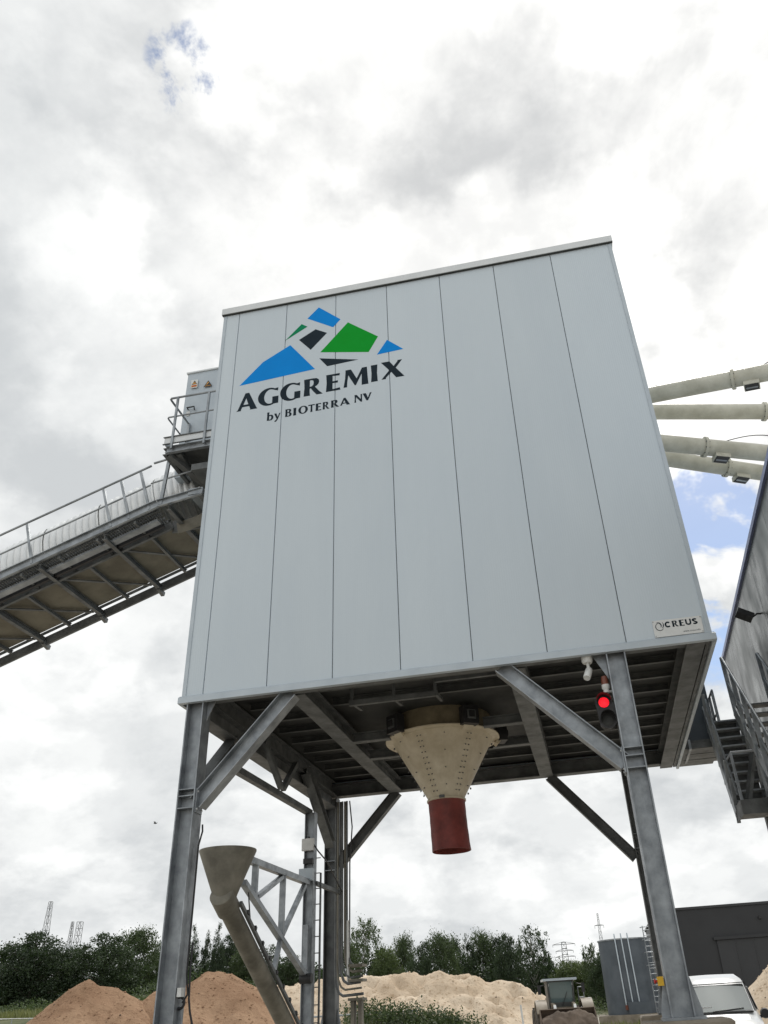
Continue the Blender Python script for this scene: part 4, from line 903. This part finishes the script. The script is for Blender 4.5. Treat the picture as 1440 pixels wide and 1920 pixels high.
TL = [
 (-42.42, 56.27, 8.3, 4.6, 0, 'broad dark tree at the photo edge above the parked car', LG), (-39.9, 55.59, 8.95, 4.8, 0, 'tall broad tree under the tallest lattice mast', LG), (-41.6, 60.24, 7.9, 2.8, 0, 'low dark tree between the broad tree and the brick house', LG),
 (-56.5, 88.0, 10.4, 4.5, 0, 'dark tree top showing behind the brick house roof', LG), (-34.99, 58.04, 8.55, 4.9, 0, 'rounded near-black tree behind the peaked brown heap', LG), (-35.2, 63.69, 9.55, 3.5, 0, 'tall ragged tree beside the front leg, behind the rounded one', LG),
 (-36.38, 71.81, 9.0, 3.8, 0, 'broad tree mostly hidden by the front leg', LG), (-33.52, 71.25, 10.05, 1.7, 2, 'first narrow poplar right beside the front leg', LG), (-32.0, 71.3, 9.75, 1.6, 2, 'middle poplar of the three beside the funnel', LG), (-27.86, 64.3, 9.33, 1.6, 2, 'third and tallest-looking poplar, nearest the screw tube', LG),
 (-28.6, 69.12, 8.7, 2.6, 0, 'bushy dark tree just behind the poplars', LG), (-25.74, 66.09, 7.3, 2.5, 0, 'tree half covered by the screw tube', LG), (-23.51, 65.29, 7.45, 2.4, 1, 'thin birch seen through the truss arm', LG), (-21.5, 64.96, 6.4, 2.9, 0, 'low dark tree beneath the lower chord of the truss', LG),
 (-16.94, 68.13, 7.4, 2.6, 0, 'dark tree right beside the cable-laden leg', CG), (-18.27, 78.86, 10.2, 3.3, 1, 'tall drooping birch standing above the row near the leg', CG), (-16.19, 77.86, 7.3, 2.8, 0, 'low dark tree just past the drooping birch', CG), (-13.91, 78.05, 8.55, 2.4, 0, 'slim ragged tree rising behind the pale green bush', CG),
 (-14.68, 74.5, 6.9, 3.3, 3, 'pale green bushy tree in the dark row', CG), (-10.34, 69.4, 6.95, 2.6, 0, 'dark tree just after the pale green bush', CG), (-9.06, 71.42, 8.0, 2.8, 0, 'broad dark tree left of the pointed tops', CG), (-8.49, 76.34, 7.6, 2.6, 0, 'dark tree filling between the broad and the pointed one', CG),
 (-7.42, 78.1, 8.35, 2.3, 2, 'pointed dark tree in the middle of the row', CG), (-6.22, 80.13, 8.5, 2.7, 0, 'tall dark tree right after the pointed one', CG), (-4.75, 80.69, 7.75, 2.7, 0, 'rounded lower tree before the tall leaning birch', CG), (-2.5, 69.01, 7.1, 2.3, 0, 'dark tree left beside the tall leaning birch', CG),
 (-1.03, 76.92, 8.5, 3.1, 1, 'tall leaning birch at the end of the row above the loader', CG), (0.09, 77.99, 5.6, 2.8, 0, 'low dark tree sloping down behind the loader cab', CG), (2.28, 75.62, 4.85, 3.1, 3, 'light green bush under the far pylon', CG), (4.66, 70.76, 5.95, 1.9, 1, 'thin airy birch beside the dark tank', CG),
 (3.77, 75.18, 4.7, 3.1, 3, 'green bush between the loader and the tank', CG), (5.62, 69.44, 4.8, 2.4, 0, 'dark bush half behind the tank', CG)]
for i, (x, y, top, w, k, lab, g_) in enumerate(TL): tree(x, y, top, w, k, lab, g_, i)
def undergrowth(name, lab, spots, mat, size, seed):
    r = random.Random(seed); mb = MB()
    for (x0, x1, y0, y1, h, n) in spots:
        for _ in range(n):
            x, y = r.uniform(x0, x1), r.uniform(y0, y1); z = ground_h(x, y)
            hh_ = h * (.75 + .5 * noise.noise(Vector((x * .5, y * .5, seed))))
            leaf_quad(mb, Vector((x, y, z + hh_ * r.random() ** .8)), size * r.uniform(.6, 1.2), r)
    o = bpy.data.objects.new(name, mb.mesh(name, mat)); COL.objects.link(o); tag(o, lab, 'undergrowth', None, 'stuff')
undergrowth('undergrowth', 'dark undergrowth filling the foot of the tree rows', [(-60, -18, 66, 82, 2.6, 14000), (-18, 6, 76, 86, 4.3, 12000), (-22, -14, 68, 74, 2.4, 2500)], 'leaf', .2, 3)
undergrowth('scrub', 'light green scrub along the foot of the bank', [(-38, -16, 46, 52, 1.0, 6000), (-30, -20, 52, 60, 1.6, 4000), (0, 9, 60, 66, 1.4, 1800)], 'leaf_mid', .085, 8)
# weeds on a low mound in front of the pale heap
heap('soil_mound', 'low weedy soil mound in front of the pale sand heap', 'soil', [(-.6, 12.4, 1.45, .6, 12.6, 1.35), (.6, 12.6, 1.3, 1.9, 12.9, .95)], .6, -4, 5, 9, 17, .2, .08, 2.2, cat='soil mound')
def weeds():
    r = random.Random(17); mb = MB()
    for _ in range(1300):
        t = r.random(); x = -1.0 + 3.2 * t + r.gauss(0, .25); y = 12.5 + r.gauss(0, .5)
        z = 1.32 - .45 * max(0, t - .4) - .25 * abs(y - 12.5); h = r.uniform(.25, .68) * (1.15 - .45 * t)
        lean = Vector((r.gauss(0, .12), r.gauss(0, .12), h))
        b_ = Vector((x, y, z))
        for k in range(9):
            p = b_ + lean * ((k + .5) / 9) + Vector((r.gauss(0, .035), r.gauss(0, .035), 0)); leaf_quad(mb, p, r.uniform(.022, .05), r)
    o = bpy.data.objects.new('weeds', mb.mesh('weeds', 'leaf_mid')); COL.objects.link(o); tag(o, 'leafy green weeds growing in front of the pale sand', 'weeds', None, 'stuff')
    mb = MB()
    for (cx, cy, sx, sy, z0, n, hh_) in ((-.9, 12.2, .8, .5, 1.1, 700, .45), (1.6, 12.6, 1.2, .6, .75, 500, .3), (-27, 44, 8, 4, None, 2600, .6), (6.5, 44, 4, 2, None, 900, .6)):
        for _ in range(n):
            x, y = cx + r.uniform(-sx, sx), cy + r.uniform(-sy, sy); z = z0 if z0 is not None else ground_h(x, y); h = hh_ * r.uniform(.5, 1.1); w = .012 if z0 else .05
            a = r.uniform(0, 6.28); d_ = Vector((math.cos(a) * w, math.sin(a) * w, 0)); tip = Vector((r.gauss(0, .25) * h, r.gauss(0, .25) * h, h)); o_ = len(mb.v); p = Vector((x, y, z - .05))
            mb.v += [p - d_, p + d_, p + tip * .6 + d_ * .7, p + tip, p + tip * .6 - d_ * .7]; mb.f += [(o_, o_ + 1, o_ + 2, o_ + 3, o_ + 4)]
    o = bpy.data.objects.new('grass', mb.mesh('grass', 'grass')); COL.objects.link(o); tag(o, 'dry yellowish grass on the mound and bank', 'grass', None, 'stuff')
weeds()
MB().tube([(3.06, 17.97, .2), (3.055, 17.97, 1.1), (3.03, 17.97, 1.58)], .03, 8).thing('marker_stake', 'white', 'thin white stake standing before the pale sand heap', 'stake')

# ------------------------------------------------------------------ masts and pylons
def lattice(name, x, y, z1, w0, w1, lab, n, arms=(), group=None, t=.075):
    z0 = ground_h(x, y); o = empty(name, (x, y, z0), lab, 'mast', group); H = z1 - z0
    def cor(k, f): w = (w0 + (w1 - w0) * f) / 2; return Vector((x + (w if k in (1, 2) else -w), y + (w if k > 1 else -w), z0 + H * f))
    for k in range(4): MB().bar(cor(k, 0), cor(k, 1), t, t, (0, 1, 0)).part('leg', 'galv_dark', o)
    br = MB()
    for i in range(n):
        for k in range(4):
            a, b = (k, (k + 1) % 4)
            br.bar(cor(a, i / n), cor(b, (i + 1) / n), t * .6, t * .6, (0.3, 1, 0.1)); br.bar(cor(a, (i + 1) / n), cor(b, (i + 1) / n), t * .7, t * .7, (0, 0.2, 1))
    br.part('bracing', 'galv_dark', o, kind='stuff')
    for (f, hw) in arms:
        z = z0 + H * f
        MB().bar((x - hw, y, z), (x + hw, y, z), t * 1.2, t * 1.4).part('cross_arm', 'galv_dark', o)
        MB().bar((x - hw, y, z), (x, y, z + hw * .22), t * .8, t * .8).part('arm_stay', 'galv_dark', o); MB().bar((x + hw, y, z), (x, y, z + hw * .22), t * .8, t * .8).part('arm_stay', 'galv_dark', o)
        for q in (-hw, hw): MB().tube([(x + q, y, z), (x + q, y, z - .7)], t * .5, 6).part('insulator', 'galv_dark', o)
LGp = 'lattice masts far behind the trees'
lattice('lattice_mast', -133.3, 195.8, 30.7, 2.6, .7, 'tallest and farthest apart of the lattice masts', 16, group=LGp)
lattice('lattice_mast', -128.2, 199.1, 25.9, 2.0, .45, 'thin pointed lattice mast beside the flat-topped one', 14, group=LGp)
lattice('lattice_mast', -126.7, 200.1, 25.85, 1.6, 1.15, 'flat-topped lattice mast beside the thin one', 14, group=LGp)
lattice('power_pylon', -6.6, 287.8, 17.9, 3.0, 1.4, 'far power pylon with wide cross arms above the light green bush', 10, ((.97, 3.6), (.86, 2.8), (.76, 3.2)), t=.11)
lattice('power_pylon', 5.65, 238.1, 21.6, 1.8, .35, 'slim mast with short cross arm just above the tank', 14, ((.86, 1.2),), t=.09)

# ------------------------------------------------------------------ tank
tk = empty('storage_tank', (7.2, 48.1, 0), 'dark blue-grey round tank with three pale pipes and a caged ladder', 'tank')
TX, TY, TR = 7.2, 48.1, 1.62
MB().lathe((TX, TY, 0), [(.0001, .72), (TR, .72), (TR, 4.78), (TR - .03, 4.8), (.0001, 4.85)], 48).part('shell', 'tank', tk, True)
for z in (2.35, 3.4): MB().lathe((TX, TY, 0), [(TR + .002, z - .02), (TR + .012, z - .02), (TR + .012, z + .02), (TR + .002, z + .02)], 48, close=True).part('seam_ring', 'tank', tk, True)
MB().lathe((TX, TY, 0), [(TR + .002, 4.72), (TR + .05, 4.72), (TR + .05, 4.79), (TR + .002, 4.79)], 48, close=True).part('rim', 'galv', tk, True)
for x in (-.55, -.15, .25):
    y = TY - math.sqrt(TR ** 2 - x * x) - .08
    MB().tube([(TX + x + .1, y, 1.1), (TX + x, y, 4.95), (TX + x, y + .05, 5.03), (TX + x, y + .2, 5.03)], .04, 8).part('pipe', 'trim', tk, True)
    MB().box((TX + x + .02, y - .1, .95), (TX + x + .18, y + .02, 1.2)).part('valve', 'rust', tk)
MB().box((TX - .35, TY - TR - .5, .72), (TX + 1.0, TY - TR - .1, 1.35)).part('pump_cabinet', 'tank', tk)
for s_ in (1.28, 1.72): MB().tube([(TX + s_, TY - 1.4, .7), (TX + s_, TY - 1.4, 5.4)], .03, 6).part('ladder_rail', 'galv', tk, True)
for k in range(15): MB().tube([(TX + 1.28, TY - 1.4, .95 + k * .3), (TX + 1.72, TY - 1.4, .95 + k * .3)], .02, 6).part('rung', 'galv', tk, True)
for z in (3.2, 3.9, 4.6, 5.3): MB().tube([(TX + 1.5 + .38 * math.cos(a), TY - 1.55 + .38 * math.sin(a), z) for a in [R(q) for q in range(150, 391, 24)]], .022, 6).part('cage_hoop', 'galv', tk, True)
MB().box((TX - 2.2, TY - 2.6, -.1), (TX + 2.2, TY + 2.2, .71)).part('base_slab', 'concrete', tk)

# ------------------------------------------------------------------ dark hall
hl = empty('dark_hall', (25, 64, 0), 'large anthracite hall with a big sliding door behind the white van', 'building')
hy = 57.6
MB().box((10.2, hy, 0), (48, hy + 22, 6.95)).part('wall', 'hall', hl)
MB().box((10.1, hy - .12, 6.955), (48.1, hy + 22.1, 7.12)).part('roof_edge', 'hall_door', hl)
dd = MB().box((14.1, hy - .14, 0), (24.5, hy - .004, 4.8)).part('sliding_door', 'hall_door', hl)
for k in range(1, 8): MB().box((14.1 + k * 1.3 - .03, hy - .165, .05), (14.1 + k * 1.3 + .03, hy - .142, 4.75)).part('door_rib', 'hall_door', dd)
MB().box((13.9, hy - .3, 4.82), (25, hy - .01, 5.02)).part('door_rail', 'hall', hl)
MB().box((17.4, hy - .25, 6.0), (17.6, hy - .01, 6.15)).part('wall_lamp', 'black', hl)

# ------------------------------------------------------------------ brick house on the bank
bh = empty('brick_house', (-50, 77.5, 4.0), 'distant brick house with a white flat roof between the dark trees', 'house')
MB().box((-52.6, 77.0, 3.0), (-47.2, 84, 5.75)).part('wall', 'brick', bh)
MB().box((-52.9, 76.7, 5.755), (-46.9, 84.3, 6.35)).part('roof', 'white', bh)
MB().box((-51, 78, 6.355), (-49.2, 80, 6.7)).part('roof_hatch', 'galv_dark', bh)
for x in (-51.5, -49.4): 
    w_ = MB().box((x, 76.93, 4.3), (x + 1.0, 76.997, 5.3)).part('window', 'cab_glass', bh); MB().box((x - .08, 76.88, 4.2), (x + 1.08, 76.928, 4.29)).part('sill', 'white', w_)

# fence on the bank
fn = empty('wire_fence', (-26, 36, 1.6), 'low fence with a pale top rail at the foot of the bank', 'fence')
fp = [Vector((-28.6 + .72 * k, 34.7 + .5 * k, 2.47 - .03 * k)) for k in range(9)]
for p in fp: MB().tube([(p.x, p.y, ground_h(p.x, p.y) - .2), (p.x, p.y, p.z)], .025, 6).part('post', 'galv', fn, True)
for a, b in zip(fp, fp[1:]): MB().tube([a, b], .022, 6).part('rail', 'white', fn, True)
yf = empty('yard_fence', (-1.2, 16, 0), 'thin steel rail fence low behind the screw tube', 'fence')
for k in range(5): MB().tube([(-3.3 + k * .85, 15.5 + k * .1, 0), (-3.3 + k * .85, 15.5 + k * .1, 1.62)], .025, 6).part('post', 'galv', yf, True)
for z in (1.0, 1.6): MB().tube([(-3.3, 15.5, z), (.1, 15.9, z)], .025, 6).part('rail', 'galv', yf, True)
#@@REST2
# ------------------------------------------------------------------ vehicles
def wheel(par, c, r, w, axis=(1, 0, 0), tyre='rubber', rim='loader_paint'):
    t = MB().lathe(c, [(r * .58, -w / 2), (r * .9, -w / 2), (r, -w * .36), (r, w * .36), (r * .9, w / 2), (r * .58, w / 2)], 28, axis, close=True).part('wheel', tyre, par, True)
    MB().lathe(c, [(.0001, -w * .30), (r * .3, -w * .34), (r * .57, -w * .45), (r * .57, w * .45), (r * .3, w * .34), (.0001, w * .30)], 24, axis).part('rim', rim, t, True)
def loft(stations, n=12):
    """stations: (y, half width low, half width high, z0, zshoulder, z1)"""
    mb = MB(); k = None
    for (y, a, b, z0, zs, z1) in stations:
        ring = [(-a, z0), (-a * 1.02, z0 + (zs - z0) * .45), (-a, zs), (-(a * .35 + b * .65), zs + (z1 - zs) * .62), (-b, z1 - (z1 - zs) * .12 - .02), (-b * .82, z1 - .01), (-b * .4, z1), (0, z1 + .005)]
        ring = ring + [(-x, z) for x, z in ring[-2::-1]]
        k = len(ring); mb.v += [Vector((x, y, z)) for x, z in ring]
    for i in range(len(stations) - 1):
        for j in range(k): mb.f.append((i * k + j, i * k + (j + 1) % k, (i + 1) * k + (j + 1) % k, (i + 1) * k + j))
    mb.f.append(tuple(range(k))); mb.f.append(tuple(len(mb.v) - k + i for i in range(k))[::-1]); return mb
def placed(mb, loc, rz):
    M = Matrix.Translation(loc) @ Matrix.Rotation(rz, 4, 'Z'); mb.v = [M @ v for v in mb.v]; return mb
class PL:
    """parts in a vehicle's own frame (front towards -y)"""
    def __init__(s, root, rz): s.root = root; s.M = Matrix.Translation(root.location) @ Matrix.Rotation(rz, 4, 'Z')
    def __call__(s, mb, name, mat, par=None, smooth=False, label=None):
        mb.v = [s.M @ v for v in mb.v]; return mb.part(name, mat, par or s.root, smooth, label)
def van(loc, rz, lab):
    o = empty('delivery_van', loc, lab, 'van'); P = PL(o, rz)
    st = [(-2.45, .70, .55, .35, .62, .72), (-2.40, .84, .66, .28, .70, .84), (-2.2, .90, .74, .22, .80, .97), (-1.75, .93, .78, .20, .95, 1.07), (-1.42, .94, .80, .20, 1.02, 1.15), (-.72, .95, .76, .20, 1.14, 1.78), (-.45, .95, .77, .20, 1.16, 1.90), (.1, .95, .78, .20, 1.16, 1.97), (1.2, .95, .79, .2, 1.16, 1.99), (2.3, .94, .79, .22, 1.14, 1.96), (2.42, .92, .76, .3, 1.12, 1.90)]
    body = P(loft(st), 'body', 'van', None, True)
    ws = MB(); rows = [(-1.375, 1.185, .80), (-1.1, 1.44, .775), (-.80, 1.715, .735)]; off = Vector((0, -.020, .022))
    cols = 9
    for (y, z, hw) in rows:
        for i in range(cols): t = -1 + 2 * i / (cols - 1); ws.v.append(Vector((t * hw, y + .05 * t * t, z)) + off)
    for r0 in range(2):
        for i in range(cols - 1): ws.f.append((r0 * cols + i, r0 * cols + i + 1, (r0 + 1) * cols + i + 1, (r0 + 1) * cols + i))
    P(ws, 'windscreen', 'glass', None, True)
    P(MB().bar((-.1, -1.42, 1.205), (.6, -1.33, 1.25), .03, .02), 'wiper', 'black')
    P(MB().bar((-.8, -1.40, 1.175), (.8, -1.40, 1.175), .06, .03), 'cowl', 'black')
    for sx in (-1, 1):
        mrr = P(MB().lathe((sx * 1.07, -1.05, 1.12), [(.0001, -.07), (.09, -.06), (.11, 0), (.10, .05), (.0001, .05)], 14, (0, 1, 0)), 'mirror', 'black', None, True)
        P(MB().bar((sx * .9, -1.05, 1.05), (sx * 1.05, -1.05, 1.08), .04, .06), 'mirror_arm', 'black', mrr)
        P(MB().poly([[(-.95, 1.18), (.0, 1.22), (.0, 1.70), (-.55, 1.68)]], lambda a, c, d: Vector((sx * (.955 - .22 * max(0, (c - 1.16)) + d), a, c)), .006), 'side_window', 'glass')
        P(MB().lathe((sx * .66, -2.36, .72), [(.0001, .03), (.12, .02), (.17, -.05)], 16, (0, -1, .3)), 'headlight', 'glass', None, True)
        for y in (-1.55, 1.45): 
            mb = MB().lathe((sx * .80, y, .33), [(.19, -.1), (.3, -.1), (.33, -.07), (.33, .07), (.3, .1), (.19, .1)], 24, (1, 0, 0), close=True); w_ = P(mb, 'wheel', 'rubber', None, True)
            P(MB().lathe((sx * .80, y, .33), [(.0001, -.09), (.18, -.095), (.18, .095), (.0001, .09)], 20, (1, 0, 0)), 'rim', 'galv', w_, True)
    P(MB().box((-.55, -2.47, .45), (.55, -2.42, .62)), 'grille', 'black')
    P(MB().bar((-.80, -.80, 1.765), (.80, -.80, 1.765), .05, .018), 'screen_seal', 'black')
    for sx in (-1, 1): P(MB().bar((sx * .835, -1.40, 1.19), (sx * .765, -.79, 1.75), .03, .02), 'screen_seal', 'black')
    P(MB().box((-.45, -1.31, 1.27), (-.1, -1.29, 1.31)), 'dashboard_paper', 'white')
    return o
van((8.33, 12.35, 0), R(-3), 'white delivery van with a pale sky-reflecting windscreen parked behind the column foot')
def car(loc, rz, lab):
    o = empty('parked_car', loc, lab, 'car'); P = PL(o, rz)
    st = [(-2.1, .62, .5, .35, .55, .66), (-1.95, .80, .66, .25, .62, .78), (-1.0, .86, .72, .2, .78, .92), (-.35, .87, .62, .2, .86, 1.36), (.3, .87, .63, .2, .88, 1.45), (1.2, .86, .62, .2, .88, 1.38), (1.9, .82, .62, .25, .82, 1.0), (2.05, .72, .55, .35, .7, .85)]
    P(loft(st), 'body', 'van', None, True)
    for sx in (-1, 1):
        for y in (-1.3, 1.3): P(MB().lathe((sx * .76, y, .31), [(.0001, -.1), (.31, -.1), (.31, .1), (.0001, .1)], 20, (1, 0, 0)), 'wheel', 'rubber', None, True)
        P(MB().poly([[(-.55, .92), (1.3, .92), (.95, 1.3), (-.15, 1.3)]], lambda a, c, d: Vector((sx * (.875 - .42 * max(0, c - .88) + d), a, c)), .006), 'side_window', 'glass')
    P(MB().add([(-.62, -.98, .95), (.62, -.98, .95), (.52, -.40, 1.37), (-.52, -.40, 1.37)], [(0, 1, 2, 3)]), 'windscreen', 'glass')
    return o
car((-29.2, 34.3, ground_h(-29.2, 34.3)), R(125), 'pale car cut off by the photo edge under the dark tree')

def loader(loc, rz):
    o = empty('wheel_loader', loc, 'muddy wheel loader facing the yard with its bucket raised in front', 'loader'); P = PL(o, rz)
    # bucket: curved shell, heaped
    prof = [(-1.95, .55), (-1.15, .60), (-.92, .78), (-.88, 1.05), (-1.02, 1.30), (-1.10, 1.38), (-1.06, 1.40), (-.93, 1.31), (-.83, 1.06), (-.87, .75), (-1.1, .55), (-1.95, .51)]
    mb = MB(); n = len(prof)
    for x in (-.95, .95): mb.v += [Vector((x, y, z)) for y, z in prof]
    mb.f = [(i, (i + 1) % n, n + (i + 1) % n, n + i) for i in range(n)]
    bk = P(mb, 'bucket', 'mud')
    for x in (-.96, .93): P(MB().poly([[(-1.95, .50), (-1.1, .54), (-.84, .75), (-.80, 1.06), (-.92, 1.33), (-1.10, 1.40), (-1.5, 1.05)]], lambda a, c, d: Vector((x + d, a, c)), .03), 'bucket_side', 'mud', bk)
    hp = MB(); nx, ny = 44, 22
    for j in range(ny):
        for i in range(nx):
            u, v = i / (nx - 1), j / (ny - 1); x = -.93 + 1.86 * u; y = -1.9 + .95 * v
            hp.v.append(Vector((x, y, -.02 + .62 + .70 * math.sin(math.pi * min(1, v * .62 + .08)) * (1 - .28 * abs(2 * u - 1) ** 3) + .10 * noise.fractal(Vector((x * 2.2, y * 2.2, 1)), .8, 2, 5))))
    hp.f = [(j * nx + i, j * nx + i + 1, (j + 1) * nx + i + 1, (j + 1) * nx + i) for j in range(ny - 1) for i in range(nx - 1)]
    P(hp, 'bucket_load', 'mud', bk, True)
    for sx in (-1, 1):
        P(MB().bar((sx * .34, -.95, .85), (sx * .36, -.35, 1.45), .09, .16), 'lift_arm', 'white')
        P(MB().bar((sx * .36, -.36, 1.44), (sx * .38, .5, 1.50), .09, .15), 'lift_arm', 'loader_paint')
        P(MB().tube([(sx * .2, -.9, 1.15), (sx * .2, .1, 1.35)], .035, 8), 'hydraulic_ram', 'galv', None, True)
        P(MB().tube([(sx * .56, .1, 1.30), (sx * .86, .0, 1.62), (sx * .92, 0, 1.62)], .025, 8), 'lamp_arm', 'white', None, True)
        P(MB().lathe((sx * .93, -.05, 1.6), [(.0001, -.04), (.07, -.035), (.08, 0), (.04, .06), (.0001, .07)], 14, (0, 1, 0)), 'work_lamp', 'white', None, True)
        P(MB().tube([(sx * .56, .3, 2.15), (sx * .80, .25, 2.1)], .015, 6), 'mirror_arm', 'black', None, True)
        P(MB().box((sx * .8 - .06, .22, 1.85), (sx * .8 + .06, .26, 2.15)), 'mirror', 'black')
        fd = MB(); ps = arc(0, .86, .82, .82, 5, 150, 12)
        for x in (sx * .62, sx * 1.02): fd.v += [Vector((x, .1 + a, c)) for a, c in ps] + [Vector((x, .1 + a * .95, .86 + (c - .86) * .95)) for a, c in ps]
        fd.f = [(i, i + 1, 26 + i + 1, 26 + i) for i in range(12)] + [(13 + i, 13 + i + 1, 39 + i + 1, 39 + i) for i in range(12)] + [(i, i + 1, 14 + i, 13 + i) for i in range(12)] + [(26 + i, 27 + i, 40 + i, 39 + i) for i in range(12)]
        P(fd, 'fender', 'loader_paint', None, True)
        for y in (.1, 2.2):
            mb = MB().lathe((sx * .82, y, .72), [(.36, -.2), (.66, -.2), (.72, -.14), (.72, .14), (.66, .2), (.36, .2)], 28, (1, 0, 0), close=True); w_ = P(mb, 'wheel', 'rubber', None, True)
            P(MB().lathe((sx * .82, y, .72), [(.0001, -.12), (.35, -.18), (.35, .18), (.0001, .12)], 20, (1, 0, 0)), 'rim', 'loader_paint', w_, True)
            lg = MB()
            for k in range(18):
                a = 2 * math.pi * k / 18; c_ = Vector((sx * .82, y + math.cos(a) * .72, .72 + math.sin(a) * .72)); lg.bar(c_ - Vector((.18, 0, 0)), c_ + Vector((.18, 0, 0)), .06, .04, (0, math.cos(a), math.sin(a)))
            P(lg, 'tread_lugs', 'rubber', w_)['kind'] = 'stuff'
    P(MB().box((-.45, -.2, .55), (.45, 3.0, 1.15)), 'chassis', 'loader_grey')
    # cab with tapered sides
    def trap(y0, y1, zb, zt, wb, wt): return MB().add([(-wb, y0, zb), (wb, y0, zb), (wb, y1, zb), (-wb, y1, zb), (-wt, y0 - .08, zt), (wt, y0 - .08, zt), (wt, y1, zt), (-wt, y1, zt)], [(0, 3, 2, 1), (4, 5, 6, 7), (0, 1, 5, 4), (1, 2, 6, 5), (2, 3, 7, 6), (3, 0, 4, 7)])
    P(trap(.55, 1.65, 1.15, 2.26, .46, .50), 'cab', 'loader_grey')
    P(MB().add([(-.38, .535, 1.42), (.38, .535, 1.42), (.44, .455, 2.22), (-.44, .455, 2.22)], [(0, 1, 2, 3)]), 'windscreen', 'cab_glass')
    P(MB().box((-.62, .35, 2.265), (.62, 1.75, 2.34)), 'roof', 'trim')
    for x0, x1 in ((-.43, -.47), (.43, .47)): P(MB().bar((x0, .52, 1.40), (x1, .435, 2.25), .05, .05, (0, 1, 0)), 'pillar', 'loader_grey')
    P(MB().bar((-.44, .515, 1.40), (.44, .515, 1.40), .06, .06), 'sill', 'loader_paint')
    P(MB().bar((.0, .50, 1.45), (.22, .46, 1.9), .015, .02, (0, 1, 0)), 'wiper', 'black')
    P(MB().box((-.16, .9, 1.3), (.16, 1.2, 1.95)), 'seat', 'black')
    for sx in (-1, 1): P(MB().box((sx * .45 - .03, .50, 2.10), (sx * .45 + .03, .44, 2.17)), 'roof_lamp', 'white')
    P(MB().box((-.42, 1.7, 1.15), (.42, 3.05, 1.75)), 'engine_hood', 'loader_paint')
    for x in (.68, .88): P(MB().tube([(x, 1.0, 1.1), (x, 1.0, 2.05)], .018, 6), 'grab_rail', 'galv', None, True)
    for z in (1.35, 1.7, 2.03): P(MB().tube([(.68, 1.0, z), (.88, 1.0, z)], .018, 6), 'grab_bar', 'galv', None, True)
loader((4.17, 22.3, 0), R(8))

# ------------------------------------------------------------------ bird
bd = empty('flying_bird', (-13.17, 23.28, 9.41), 'tiny dark bird flying in the pale sky beside the front leg', 'bird')
c = bd.location.copy()
MB().lathe(c, [(.0001, -.08), (.02, -.04), (.03, .01), (.018, .06), (.0001, .085)], 10, (1, .3, .1)).part('body', 'black', bd, True)
for s_ in (-1, 1):
    MB().add([c + Vector(v) for v in ((-.025, 0, .01), (.035, .01, .01), (.05, s_ * .11, .06), (-.02, s_ * .2, .025), (-.04, s_ * .1, .05))], [(0, 1, 2, 3, 4)]).part('wing', 'black', bd)
